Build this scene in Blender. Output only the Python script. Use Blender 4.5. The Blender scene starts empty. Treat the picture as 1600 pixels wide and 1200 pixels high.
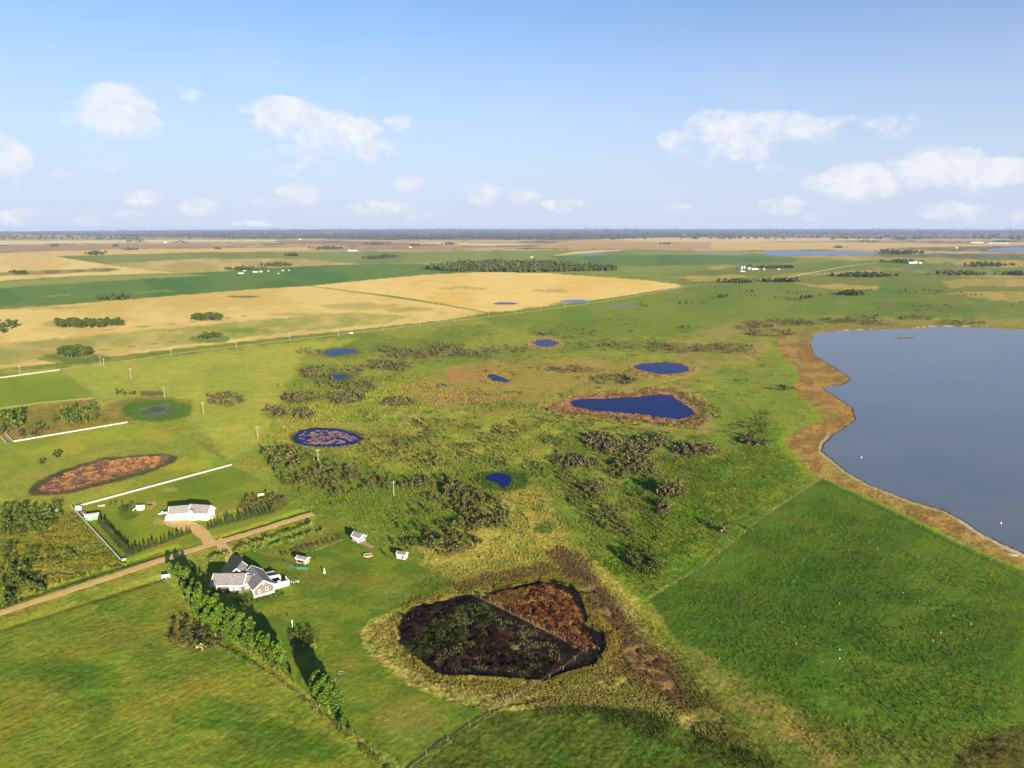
import bpy, math, random, zlib
import numpy as np
from mathutils import Vector, Matrix
random.seed(7); RNG = np.random.default_rng(7)
sc = bpy.context.scene
R = math.radians
# ------------------------------------------------------------------ camera
FPX = 1101.0; EYE = 354.0; H = 120.0          # survey chart: 1600 px wide photo, focal length, eye line, drone height
PITCH = math.atan((600 - EYE) / FPX); SP, CP = math.sin(PITCH), math.cos(PITCH)
cd = bpy.data.cameras.new('camera'); cam = bpy.data.objects.new('camera', cd); sc.collection.objects.link(cam)
cam.location = (0, 0, H); cam.rotation_euler = (R(90) - PITCH, 0, 0)
cd.sensor_width = 36; cd.lens = FPX / 1600 * 36; cd.clip_start = 1; cd.clip_end = 250000
sc.camera = cam
# ------------------------------------------------------------------ view
sc.view_settings.view_transform = 'Standard'; sc.view_settings.look = 'None'
sc.view_settings.exposure = 1.75; sc.view_settings.gamma = 1
sc.view_settings.use_curve_mapping = False
sc.render.engine = 'CYCLES'
sc.cycles.use_denoising = True
try: sc.cycles.denoiser = 'OPENIMAGEDENOISE'
except Exception: pass
sc.cycles.max_bounces = 5; sc.cycles.diffuse_bounces = 2; sc.cycles.glossy_bounces = 2
sc.cycles.transmission_bounces = 3; sc.cycles.volume_bounces = 1; sc.cycles.caustics_reflective = False
# ------------------------------------------------------------------ sun
SUN_EL = 14.0; SH_AZ = 28.0      # shadows fall forward and 28 degrees to the left
sd = bpy.data.lights.new('sun', 'SUN'); sun = bpy.data.objects.new('sun', sd); sc.collection.objects.link(sun)
sd.energy = 5.0; sd.angle = R(0.5); sd.color = (1.0, 0.91, 0.75)
trav = Vector((-math.sin(R(SH_AZ)) * math.cos(R(SUN_EL)), math.cos(R(SH_AZ)) * math.cos(R(SUN_EL)), -math.sin(R(SUN_EL))))
sun.rotation_euler = trav.to_track_quat('-Z', 'Y').to_euler(); sun.location = (200, -300, 400)
# ------------------------------------------------------------------ world
W = bpy.data.worlds.new("World"); sc.world = W; W.use_nodes = True
nt = W.node_tree; N = nt.nodes; L = nt.links; N.clear()
def nd(t, **k):
    n = N.new(t)
    for a, b in k.items(): setattr(n, a, b)
    return n
def mth(op, a, b=None, c=None):
    n = nd('ShaderNodeMath', operation=op)
    for i, v in enumerate((a, b, c)):
        if v is None: continue
        if isinstance(v, (int, float)): n.inputs[i].default_value = v
        else: L.new(v, n.inputs[i])
    return n.outputs[0]
sky = nd('ShaderNodeTexSky', sky_type='NISHITA'); sky.sun_disc = False
sky.sun_elevation = R(SUN_EL); sky.sun_rotation = R(180 - SH_AZ)
sky.altitude = 600; sky.air_density = 1.0; sky.dust_density = 0.6; sky.ozone_density = 2.5
hsv = nd('ShaderNodeHueSaturation'); hsv.inputs['Saturation'].default_value = 1.0; L.new(sky.outputs[0], hsv.inputs['Color'])
tc = nd('ShaderNodeTexCoord'); sx = nd('ShaderNodeSeparateXYZ'); L.new(tc.outputs['Generated'], sx.inputs[0])
az = mth('ARCTAN2', sx.outputs[0], sx.outputs[1]); el = mth('ARCSINE', sx.outputs[2])
# domain warp for ragged cumulus outlines
cm = nd('ShaderNodeCombineXYZ'); L.new(az, cm.inputs[0]); L.new(mth('MULTIPLY', el, 1.25), cm.inputs[1])
def noise(scale, detail, rough, out='Fac', dist=0.0):
    n = nd('ShaderNodeTexNoise'); n.inputs['Scale'].default_value = scale; n.inputs['Detail'].default_value = detail
    n.inputs['Roughness'].default_value = rough; n.inputs['Distortion'].default_value = dist
    L.new(cm.outputs[0], n.inputs['Vector']); return n.outputs[out]
n1 = noise(22, 11, 0.66); n2 = noise(7, 4, 0.5)
def sky_dir(px, py):
    u = (px - 800) / FPX; v = (py - 600) / FPX
    d = Vector((u, CP - v * SP, -(v * CP + SP))).normalized()
    return math.atan2(d.x, d.y), math.asin(d.z)
clouds = [(180,170,42,26,1.0),(150,186,40,14,.8),(215,195,30,18,.6),(278,146,26,9,.5),(198,150,22,14,.8),
 (12,252,22,26,.85),(0,232,18,18,.8),(28,262,14,12,.6),(440,180,50,20,1.0),(500,200,55,22,.95),(550,205,40,16,.8),(580,232,42,14,.7),(500,240,70,18,.55),(622,192,22,9,.7),
 (447,262,20,10,.6),(405,246,24,6,.4),(632,286,28,10,.6),(475,302,34,12,.75),(425,318,40,8,.5),(310,323,26,10,.65),(232,310,30,10,.6),(96,274,14,7,.4),(172,262,16,10,.35),
 (202,338,20,8,.6),(136,342,20,9,.55),(30,340,28,10,.5),(586,325,38,11,.55),(640,330,40,12,.5),(395,352,28,6,.5),
 (755,300,28,13,.75),(820,308,30,9,.6),(880,320,32,9,.65),(1140,205,60,22,1.0),(1050,216,24,10,.7),(1110,195,34,18,.9),(1210,198,50,17,.95),(1180,220,80,20,.6),(1130,240,90,16,.35),
 (1300,205,50,18,.45),(1390,200,45,16,.4),(1200,265,18,8,.55),(1336,282,40,20,1.0),(1370,290,40,12,.6),(1290,285,36,12,.5),(1465,258,50,22,1.0),(1500,266,40,16,.8),(1568,266,34,14,1.0),(1540,286,60,16,.35),
 (1220,320,28,11,.75),(1300,322,26,7,.5),(1472,328,28,10,.6),(1550,335,50,12,.5),(1040,308,26,9,.35),(1055,325,24,7,.35),(1270,338,14,6,.4),(330,352,60,6,.3),(930,180,60,20,.18),(1000,90,120,22,.13),(90,110,90,12,.15),(700,225,60,20,.12)]
tot = None
for px, py, rx, ry, s in clouds:
    a0, e0 = sky_dir(px, py)
    da = mth('DIVIDE', mth('SUBTRACT', az, a0), rx * 1.35 / FPX)
    de = mth('DIVIDE', mth('SUBTRACT', el, e0), ry * 1.45 / FPX)
    # flat, dissolving underside: stretch the blob downwards
    up = mth('GREATER_THAN', de, 0.0)
    de = mth('MAXIMUM', de, mth('MULTIPLY', de, -0.75))
    q = mth('POWER', mth('ADD', mth('MULTIPLY', da, da), mth('MULTIPLY', de, de)), mth('MULTIPLY_ADD', up, 0.9, 1.0))
    b = mth('MULTIPLY', mth('MAXIMUM', mth('SUBTRACT', 1.0, q), 0.0), s)
    tot = b if tot is None else mth('MAXIMUM', tot, b)
# the same fair-weather cumulus goes on round the rest of the sky
aba = mth('ABSOLUTE', az)
side = nd('ShaderNodeMapRange'); L.new(aba, side.inputs[0]); side.inputs[1].default_value = .68; side.inputs[2].default_value = .85
low = nd('ShaderNodeMapRange'); L.new(el, low.inputs[0]); low.inputs[1].default_value = .32; low.inputs[2].default_value = .16
gen = nd('ShaderNodeMapRange'); L.new(noise(9, 3, .5), gen.inputs[0]); gen.inputs[1].default_value = .54; gen.inputs[2].default_value = .72
tot = mth('MAXIMUM', tot, mth('MULTIPLY', mth('MULTIPLY', side.outputs[0], low.outputs[0]), gen.outputs[0]))
dens = mth('ADD', mth('MULTIPLY', tot, 1.15), mth('MULTIPLY', mth('SUBTRACT', n1, 0.5), 3.0))
dens = mth('MULTIPLY', dens, mth('MINIMUM', mth('MULTIPLY', tot, 3.0), 1.0))
cf = nd('ShaderNodeMapRange', interpolation_type='SMOOTHSTEP'); L.new(dens, cf.inputs[0]); cf.inputs[1].default_value = 0.22; cf.inputs[2].default_value = 1.10
cf.inputs[4].default_value = 0.88
cir = nd('ShaderNodeMapRange', interpolation_type='SMOOTHSTEP'); L.new(n2, cir.inputs[0]); cir.inputs[1].default_value = .5; cir.inputs[2].default_value = .8; cir.inputs[4].default_value = .10
# pale summer haze towards the horizon
hz = nd('ShaderNodeMapRange', interpolation_type='SMOOTHSTEP'); L.new(el, hz.inputs[0]); hz.inputs[1].default_value = .38; hz.inputs[2].default_value = -.05
hz.inputs[3].default_value = 0; hz.inputs[4].default_value = 1.0
def mixc(fac, a, b):
    m = nd('ShaderNodeMix', data_type='RGBA')
    if isinstance(fac, (int, float)): m.inputs[0].default_value = fac
    else: L.new(fac, m.inputs[0])
    for s_, v in ((6, a), (7, b)):
        if isinstance(v, tuple): m.inputs[s_].default_value = (*v, 1)
        else: L.new(v, m.inputs[s_])
    return m.outputs[2]
SKYS = 0.08
tint = nd('ShaderNodeMix', data_type='RGBA', blend_type='MULTIPLY'); tint.inputs[0].default_value = 1
L.new(hsv.outputs[0], tint.inputs[6]); tint.inputs[7].default_value = (.48, .56, .67, 1)
c = mixc(hz.outputs[0], tint.outputs[2], (2.36, 2.66, 3.34))
c = mixc(cir.outputs[0], c, (3.1, 3.2, 3.5))
n3 = noise(40, 6, .6); n3r = nd('ShaderNodeMapRange'); L.new(n3, n3r.inputs[0]); n3r.inputs[1].default_value = .38; n3r.inputs[2].default_value = .62
cc_ = mixc(n3r.outputs[0], (2.95, 3.1, 3.5), (3.5, 3.52, 3.65))
c = mixc(cf.outputs[0], c, cc_)
bg = nd('ShaderNodeBackground'); L.new(c, bg.inputs[0]); bg.inputs[1].default_value = SKYS
wo = nd('ShaderNodeOutputWorld'); L.new(bg.outputs[0], wo.inputs[0])
W.cycles.sampling_method = 'MANUAL'; W.cycles.sample_map_resolution = 512

# ------------------------------------------------------------------ helpers
RE = 6371000.0
def zg(x, y):
    r = np.hypot(x, y); d = np.maximum(r - 3000, 0)
    return -d * d / (2 * RE)
def G(px, py, z=0.0):
    """chart pixel -> ground point (drone survey of the photo)"""
    v = (py - 600) / FPX; u = (px - 800) / FPX
    k = (H - z) / (v * CP + SP)
    return u * k, (CP - v * SP) * k
def chart(x, y):
    dep = y * CP + H * SP; yy = H * CP - y * SP
    ok = dep > 5
    dep = np.where(ok, dep, 5)
    return np.where(ok, 800 + x / dep * FPX, -9e4), np.where(ok, 600 + yy / dep * FPX, 9e4)
def h01(xi, yi, s):
    h = (xi.astype(np.int64) * 374761393 + yi.astype(np.int64) * 668265263 + s * 974634777) & 0xffffffff
    h = ((h ^ (h >> 13)) * 1274126177) & 0xffffffff
    return ((h ^ (h >> 16)) & 0xffffff) / float(0xffffff)
def vn(x, y, s=0):
    xi = np.floor(x); yi = np.floor(y); fx = x - xi; fy = y - yi
    fx = fx * fx * (3 - 2 * fx); fy = fy * fy * (3 - 2 * fy)
    a = h01(xi, yi, s); b = h01(xi + 1, yi, s); c_ = h01(xi, yi + 1, s); d = h01(xi + 1, yi + 1, s)
    return (a * (1 - fx) + b * fx) * (1 - fy) + (c_ * (1 - fx) + d * fx) * fy
def fbm(x, y, s=0, o=4, g=.5):
    t = 0; a = 1; n = 0
    for i in range(o):
        t = t + a * vn(x * 2 ** i + i * 17.3, y * 2 ** i + i * 9.1, s + i); n += a; a *= g
    return t / n
def lin(c_):
    c_ = np.asarray(c_, float) / 255
    return np.where(c_ <= .04045, c_ / 12.92, ((c_ + .055) / 1.055) ** 2.4)
GAIN = np.array([1.50, 1.51, 1.85])         # sun plus sky on level ground times exposure
def alb(c_):
    r, g, b = c_
    if g > r and g > b: r = r + .4 * (g - r) * min(1, max(0, (g - 100) / 40))   # raises red in the brighter greens, correcting an over-green hue
    return np.minimum(lin((r, g, b)) / GAIN, .85)
def sstep(t): t = np.clip(t, 0, 1); return t * t * (3 - 2 * t)

def tag(o, label=None, cat=None, group=None, kind=None):
    if label: o['label'] = label
    if cat: o['category'] = cat
    if group: o['group'] = group
    if kind: o['kind'] = kind
    return o
COL = sc.collection
def link(name, me, mat=None, parent=None, loc=None):
    o = bpy.data.objects.new(name, me); COL.objects.link(o)
    if mat is not None and me is not None and not me.materials: me.materials.append(mat)
    if parent is not None: o.parent = parent
    if loc is not None: o.location = loc
    return o
def empty(name, loc, rz=0):
    o = bpy.data.objects.new(name, None); COL.objects.link(o); o.location = loc; o.rotation_euler = (0, 0, rz); o.empty_display_size = .5
    return o
def mesh_np(name, V, Q, smooth=False):
    me = bpy.data.meshes.new(name); V = np.asarray(V, np.float32); Q = np.asarray(Q, np.int32)
    me.vertices.add(len(V)); me.vertices.foreach_set('co', V.ravel())
    k = Q.shape[1]; me.loops.add(Q.size); me.loops.foreach_set('vertex_index', Q.ravel())
    me.polygons.add(len(Q)); me.polygons.foreach_set('loop_start', np.arange(0, Q.size, k, dtype=np.int32))
    try: me.polygons.foreach_set('loop_total', np.full(len(Q), k, np.int32))
    except Exception: pass
    if smooth: me.polygons.foreach_set('use_smooth', np.ones(len(Q), bool))
    me.update(calc_edges=True); me.validate(); return me
class MB:
    """collects boxes, prisms and polygons for one mesh"""
    def __init__(s): s.v = []; s.f = []
    def add(s, v, f):
        b = len(s.v); s.v += [tuple(p) for p in v]; s.f += [tuple(i + b for i in q) for q in f]; return s
    def box(s, x0, x1, y0, y1, z0, z1):
        return s.add([(x0,y0,z0),(x1,y0,z0),(x1,y1,z0),(x0,y1,z0),(x0,y0,z1),(x1,y0,z1),(x1,y1,z1),(x0,y1,z1)],
                     [(0,3,2,1),(4,5,6,7),(0,1,5,4),(1,2,6,5),(2,3,7,6),(3,0,4,7)])
    def beam(s, a, b, w, h=None):
        a = Vector(a); b = Vector(b); d = (b - a).normalized(); h = h or w
        u = d.cross(Vector((0, 0, 1)))
        u = Vector((1, 0, 0)) if u.length < 1e-4 else u.normalized()
        n = u.cross(d).normalized(); vs = []
        for p in (a, b):
            for i, j in ((-1,-1),(1,-1),(1,1),(-1,1)): vs.append(p + u * (i * w / 2) + n * (j * h / 2))
        return s.add(vs, [(0,1,2,3),(7,6,5,4),(0,4,5,1),(1,5,6,2),(2,6,7,3),(3,7,4,0)])
    def cyl(s, x, y, z0, z1, r0, r1=None, n=10):
        r1 = r0 if r1 is None else r1; vs = []
        for z, r in ((z0, r0), (z1, r1)):
            for i in range(n): a = 2 * math.pi * i / n; vs.append((x + r * math.cos(a), y + r * math.sin(a), z))
        return s.add(vs, [tuple(range(n))[::-1], tuple(range(n, 2 * n))] + [(i, (i + 1) % n, n + (i + 1) % n, n + i) for i in range(n)])
    def ext(s, poly, y0, y1):
        """polygon in x,z pushed along y"""
        n = len(poly); vs = [(p[0], y0, p[1]) for p in poly] + [(p[0], y1, p[1]) for p in poly]
        return s.add(vs, [tuple(range(n)), tuple(range(n, 2 * n))[::-1]] + [(i, n + i, n + (i + 1) % n, (i + 1) % n) for i in range(n)])
    def build(s, name, mat, parent=None, loc=None):
        me = bpy.data.meshes.new(name); me.from_pydata(s.v, [], s.f); me.update()
        import bmesh
        b = bmesh.new(); b.from_mesh(me); bmesh.ops.recalc_face_normals(b, faces=b.faces); b.to_mesh(me); b.free()
        return link(name, me, mat, parent, loc)

# ------------------------------------------------------------------ materials
MATS = {}
def mat(name, base, rough=.9, var=.12, scale=2.0, spec=.2, island=0, bump=0, transl=0, metal=0, base2=None, coord='Object'):
    if name in MATS: return MATS[name]
    m = bpy.data.materials.new(name); m.use_nodes = True; t = m.node_tree; ns = t.nodes; ls = t.links
    p = ns['Principled BSDF']; p.inputs['Roughness'].default_value = rough; p.inputs['Specular IOR Level'].default_value = spec; p.inputs['Metallic'].default_value = metal
    tcn = ns.new('ShaderNodeTexCoord'); no = ns.new('ShaderNodeTexNoise'); no.inputs['Scale'].default_value = scale; no.inputs['Detail'].default_value = 5
    ls.new(tcn.outputs[coord], no.inputs['Vector'])
    base = tuple(base); b2 = tuple(base2) if base2 else tuple(x * (1 - 2 * var) for x in base); b1 = base if base2 else tuple(min(1, x * (1 + 2 * var)) for x in base)
    mx = ns.new('ShaderNodeMix'); mx.data_type = 'RGBA'; mx.inputs[6].default_value = (*b2, 1); mx.inputs[7].default_value = (*b1, 1)
    mr = ns.new('ShaderNodeMapRange'); mr.inputs[1].default_value = .3; mr.inputs[2].default_value = .7
    fac = no.outputs['Fac']
    if island:
        g = ns.new('ShaderNodeNewGeometry'); a = ns.new('ShaderNodeMath'); a.operation = 'MULTIPLY_ADD'
        ls.new(g.outputs['Random Per Island'], a.inputs[0]); a.inputs[1].default_value = island
        s_ = ns.new('ShaderNodeMath'); s_.operation = 'MULTIPLY_ADD'; ls.new(fac, s_.inputs[0]); s_.inputs[1].default_value = 1 - island * .5; s_.inputs[2].default_value = -island * .25
        ls.new(s_.outputs[0], a.inputs[2]); fac = a.outputs[0]
        oi = ns.new('ShaderNodeObjectInfo'); a2 = ns.new('ShaderNodeMath'); a2.operation = 'MULTIPLY_ADD'
        ls.new(oi.outputs['Random'], a2.inputs[0]); a2.inputs[1].default_value = .16; ls.new(fac, a2.inputs[2]); fac = a2.outputs[0]
    ls.new(fac, mr.inputs[0]); ls.new(mr.outputs[0], mx.inputs[0]); ls.new(mx.outputs[2], p.inputs['Base Color'])
    if bump:
        bn = ns.new('ShaderNodeBump'); bn.inputs['Distance'].default_value = bump; ls.new(no.outputs['Fac'], bn.inputs['Height']); ls.new(bn.outputs[0], p.inputs['Normal'])
    if transl:
        tr = ns.new('ShaderNodeBsdfTranslucent'); ls.new(mx.outputs[2], tr.inputs[0]); ms = ns.new('ShaderNodeMixShader'); ms.inputs[0].default_value = transl
        ls.new(p.outputs[0], ms.inputs[1]); ls.new(tr.outputs[0], ms.inputs[2]); ls.new(ms.outputs[0], ns['Material Output'].inputs[0])
    MATS[name] = m; return m
def lined(name, base, pitch, axis, rough=.7, depth=.02, var=.08, spec=.25):
    """siding, planks or shingle courses: fine relief and tone along one axis"""
    if name in MATS: return MATS[name]
    m = mat(name, base, rough, var, 1.4, spec); t = m.node_tree; ns = t.nodes; ls = t.links
    tcn = ns.new('ShaderNodeTexCoord'); wv = ns.new('ShaderNodeTexWave'); wv.bands_direction = axis; wv.wave_profile = 'SAW'
    wv.inputs['Scale'].default_value = 1 / (pitch * 3.18); ls.new(tcn.outputs['Object'], wv.inputs['Vector'])
    bn = ns.new('ShaderNodeBump'); bn.inputs['Distance'].default_value = depth; ls.new(wv.outputs['Fac'], bn.inputs['Height'])
    ls.new(bn.outputs[0], ns['Principled BSDF'].inputs['Normal']); return m

# ground material: colour from the painted survey, grain and relief from world-scale noise
gm = bpy.data.materials.new('prairie_ground'); gm.use_nodes = True; t = gm.node_tree; ns = t.nodes; ls = t.links
gp = ns['Principled BSDF']; gp.inputs['Roughness'].default_value = .95; gp.inputs['Specular IOR Level'].default_value = .05
at = ns.new('ShaderNodeAttribute'); at.attribute_name = 'tone'; at2 = ns.new('ShaderNodeAttribute'); at2.attribute_name = 'grain'
ge = ns.new('ShaderNodeNewGeometry')
def gn(scale, det, rough, rot=None, scl=None):
    n = ns.new('ShaderNodeTexNoise'); n.inputs['Scale'].default_value = scale; n.inputs['Detail'].default_value = det; n.inputs['Roughness'].default_value = rough
    if rot is not None:
        mp = ns.new('ShaderNodeMapping'); mp.vector_type = 'TEXTURE'; mp.inputs['Rotation'].default_value = (0, 0, rot); mp.inputs['Scale'].default_value = scl
        ls.new(ge.outputs['Position'], mp.inputs['Vector']); ls.new(mp.outputs[0], n.inputs['Vector'])
    else: ls.new(ge.outputs['Position'], n.inputs['Vector'])
    return n.outputs['Fac']
def gmth(op, a, b, c_=None):
    n = ns.new('ShaderNodeMath'); n.operation = op
    for i, v in enumerate((a, b, c_)):
        if v is None: continue
        if isinstance(v, (int, float)): n.inputs[i].default_value = v
        else: ls.new(v, n.inputs[i])
    return n.outputs[0]
sg = ns.new('ShaderNodeSeparateColor'); ls.new(at2.outputs['Color'], sg.inputs[0])
fine = gn(.7, 8, .78); mid = gn(.11, 5, .65); mow = gn(1.0, 5, .68, R(50), (9, 1.1, 1)); big = gn(.018, 4, .6); 
k = gmth('MULTIPLY', gmth('SUBTRACT', fine, .5), gmth('MULTIPLY_ADD', sg.outputs[0], 5.0, .6))
k = gmth('ADD', k, gmth('MULTIPLY', gmth('SUBTRACT', mid, .5), gmth('MULTIPLY', sg.outputs[0], 2.2)))
k = gmth('ADD', k, gmth('MULTIPLY', gmth('SUBTRACT', mow, .5), gmth('MULTIPLY', sg.outputs[1], 2.4)))
k = gmth('ADD', k, gmth('MULTIPLY', gmth('SUBTRACT', big, .5), .35))
mult = gmth('MAXIMUM', gmth('ADD', k, 1.0), .12)
vm = ns.new('ShaderNodeVectorMath'); vm.operation = 'SCALE'; ls.new(at.outputs['Color'], vm.inputs[0]); ls.new(mult, vm.inputs['Scale'])
# hue drift between dry and lush blades
tn = ns.new('ShaderNodeMix'); tn.data_type = 'RGBA'; tn.inputs[6].default_value = (.86, 1.06, .9, 1); tn.inputs[7].default_value = (1.16, .96, 1.05, 1)
mr_ = ns.new('ShaderNodeMapRange'); mr_.inputs[1].default_value = .35; mr_.inputs[2].default_value = .65
ls.new(gn(.05, 6, .7), mr_.inputs[0]); ls.new(mr_.outputs[0], tn.inputs[0])
mm = ns.new('ShaderNodeMix'); mm.data_type = 'RGBA'; mm.blend_type = 'MULTIPLY'; mm.inputs[0].default_value = 1
ls.new(vm.outputs[0], mm.inputs[6]); ls.new(tn.outputs[2], mm.inputs[7]); ls.new(mm.outputs[2], gp.inputs['Base Color'])
bp = ns.new('ShaderNodeBump'); bp.inputs['Distance'].default_value = .6; bp.inputs['Strength'].default_value = 1
ls.new(gmth('MULTIPLY', gmth('ADD', fine, gmth('MULTIPLY', mow, .5)), gmth('MULTIPLY', sg.outputs[2], 1.0)), bp.inputs['Height']); ls.new(bp.outputs[0], gp.inputs['Normal'])

# ------------------------------------------------------------------ ground mesh (polar sheet, finer ahead)
th = np.concatenate([np.linspace(-180, -44, 50, endpoint=False), np.linspace(-44, -38.5, 12, endpoint=False), np.linspace(-38.5, 38.5, 1060, endpoint=False),
                     np.linspace(38.5, 44, 12, endpoint=False), np.linspace(44, 180, 50, endpoint=False)])
th = np.radians(th)
ypx = [354 + 2.4]
while ypx[-1] < 1330: ypx.append(ypx[-1] + (.75 if ypx[-1] < 400 else 1.1 if ypx[-1] < 470 else 1.55 if ypx[-1] < 1200 else 6))
ypx = np.array(ypx); v = (ypx - 600) / FPX
rr = H * (CP - v * SP) / (v * CP + SP); rr = np.concatenate([rr, [70, 45, 20]])
A, RR = np.meshgrid(th, rr); GX = (RR * np.sin(A)).ravel(); GY = (RR * np.cos(A)).ravel()
nr, nc = len(rr), len(th)
px, py = chart(GX, GY)
r_ = np.hypot(GX, GY)
inv = (py > 300) & (py < 1400) & (px > -700) & (px < 2700)
jx = (fbm(px / 14, py / 6, 3) - .5); jy = (fbm(px / 14, py / 6, 11) - .5)
GP = 1.0
tone = np.zeros((len(GX), 3)); grain = np.zeros((len(GX), 3))
def sdf(pts, X, Y, closed=True):
    """signed distance (inside negative), chart units with y stretched"""
    P = np.asarray(pts, float) * [1, 2.2]; Y = Y * 2.2
    n = len(P); d2 = np.full(len(X), 1e18); ins = np.zeros(len(X), bool)
    for i in range(n if closed else n - 1):
        a = P[i]; b = P[(i + 1) % n]; e = b - a; l2 = max((e ** 2).sum(), 1e-9)
        tt = np.clip(((X - a[0]) * e[0] + (Y - a[1]) * e[1]) / l2, 0, 1)
        d2 = np.minimum(d2, (X - a[0] - tt * e[0]) ** 2 + (Y - a[1] - tt * e[1]) ** 2)
        if closed:
            c1 = (a[1] > Y) != (b[1] > Y)
            with np.errstate(divide='ignore', invalid='ignore'):
                xi = a[0] + (Y - a[1]) / (b[1] - a[1] if b[1] != a[1] else 1e-9) * e[0]
            ins ^= c1 & (X < xi)
    d = np.sqrt(d2); return np.where(ins, -d, d) if closed else d
def ell(cx, cy, rx, ry, n=28, rot=0):
    a = np.linspace(0, 2 * np.pi, n, endpoint=False); c0, s0 = math.cos(R(rot)), math.sin(R(rot))
    X = rx * np.cos(a); Y = ry * np.sin(a)
    return list(zip(cx + X * c0 - Y * s0, cy + X * s0 + Y * c0))
def region(pts, soft=3, jag=6, pad=None, closed=True, width=0):
    P = np.asarray(pts, float); pad = pad or (soft + jag + width + 4)
    idx = np.nonzero(inv & (px > P[:,0].min() - pad) & (px < P[:,0].max() + pad) & (py > P[:,1].min() - pad) & (py < P[:,1].max() + pad))[0]
    if not len(idx): return idx, np.zeros(0)
    X = px[idx] + jx[idx] * jag * 2; Y = py[idx] + jy[idx] * jag
    d = sdf(P, X, Y, closed)
    if not closed: d = d - width
    return idx, sstep(.5 - d / max(soft, .3))
def paint(pts, rgb, op=1.0, soft=3, jag=6, g=None, c2=None, ms=30, closed=True, width=0, mo=3):
    """g = (tuft, mow, bump) ; c2 = second colour mottled in"""
    idx, m = region(pts, soft, jag, closed=closed, width=width)
    if not len(idx): return
    c_ = np.broadcast_to(alb(rgb), (len(idx), 3))
    if c2 is not None:
        f = fbm(px[idx] / ms, py[idx] * 2.4 / ms, 31 + mo, 5, .6); f = sstep((f - .38) / .24)[:, None]
        c_ = c_ * (1 - f) + alb(c2) * f
    m = (m * op)[:, None]; tone[idx] = tone[idx] * (1 - m) + c_ * m
    if g is not None: grain[idx] = grain[idx] * (1 - m) + np.array(g) * m
def line(pts, w, rgb, op=1, soft=1.5, jag=1, g=None): paint(pts, rgb, op, soft, jag, g, closed=False, width=w)

# base meadow
f1 = sstep((fbm(GX / 60, GY / 60, 5) - .35) / .3)[:, None]; f2 = sstep((fbm(GX / 17, GY / 17, 8) - .4) / .3)[:, None]
base = alb((150, 158, 60)) * (1 - f1) + alb((116, 140, 50)) * f1
base = base * (1 - .4 * f2) + alb((158, 158, 72)) * .4 * f2
tone[:] = base; grain[:] = (.55, 0, .5)
# --- far country -----------------------------------------------------------
far = inv & (py < 402)
i = np.nonzero(far)[0]
st = fbm(px[i] / 70, py[i] / 1.3, 21, 5, .65); st2 = fbm(px[i] / 160, py[i] / 2.6, 77, 4, .5)
cc = alb((202, 174, 130)) * (1 - sstep((st2 - .4) / .2))[:, None] + alb((176, 150, 116)) * sstep((st2 - .4) / .2)[:, None]
cc = cc * (1 - sstep((st - .56) / .06)[:, None]) + alb((96, 104, 70)) * sstep((st - .56) / .06)[:, None]
m = sstep((401 - py[i]) / 4)[:, None]; tone[i] = tone[i] * (1 - m) + cc * m; grain[i] = grain[i] * (1 - m)
# dark wooded band towards the skyline
edge = 375.5 - np.abs(px[i] - 800) * .004 + 3 * (fbm(px[i] / 120, px[i] * 0, 9) - .5) - np.where(px[i] < 420, (420 - px[i]) * .012, 0)
wd = sstep((edge - py[i]) / 2.5)
s3 = fbm(px[i] / 42, (py[i] - 354) / .75, 45, 5, .6)
wc = alb((58, 66, 60)) * np.ones((len(i), 1)); wf = sstep((s3 - .50) / .12)[:, None] * np.clip(.75 - (px[i] - 500) / 1800, .35, .8)[:, None]
wc = wc * (1 - wf) + alb((140, 122, 108)) * wf
m = wd[:, None]; tone[i] = tone[i] * (1 - m) + wc * m
T = paint
T([(-300,375.5),(0,376),(250,374.5),(430,374.5),(430,377),(200,378.5),(0,382),(-300,386)], (232,212,162), soft=1, jag=1)
T([(-300,388),(0,383.5),(330,380.5),(330,386),(120,389),(0,391.5),(-300,396)], (176,144,116), soft=1.5, jag=1.5)
T([(-300,398),(0,395),(160,390),(500,386),(486,391),(240,396.5),(110,399.5),(0,405),(-300,412)], (226,190,124), soft=1.2, jag=1)
T([(470,374),(700,376),(840,375),(800,378),(560,376.5)], (212,186,142), soft=1, jag=1)
T([(605,378),(850,381),(770,384),(690,381.5)], (228,206,160), soft=1, jag=1)
T([(440,377),(640,379),(700,386),(560,384),(430,380)], (168,132,104), soft=1.5, jag=1.5)
T([(826,387),(880,377),(1010,371),(1390,368),(1390,374),(1112,379),(1112,389),(940,389)], (206,168,116), soft=1, jag=1)
T([(930,373),(1300,370.5),(1390,374),(1110,378.5),(1000,377)], (224,196,146), soft=1, jag=1)
for q in range(26):   # swaths of the combined field
    x0 = 862 + q * 10.2; line([(x0 + 26, 378.6), (x0 - 8, 389)], .8, (164,128,86), .75, 1, .3)
T([(1110,377),(1480,381),(1600,378),(1800,380),(1800,388),(1520,385),(1420,389),(1180,390.5),(1110,389)], (218,184,124), soft=1.2, jag=1)
T([(1200,366),(1800,364),(1800,372),(1190,371.5)], (128,110,112), soft=1.5, jag=2)
T([(1380,387.5),(1700,381),(1800,392),(1560,393),(1420,391)], (150,132,100), soft=1.5, jag=2, c2=(116,112,78), ms=20)
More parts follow.
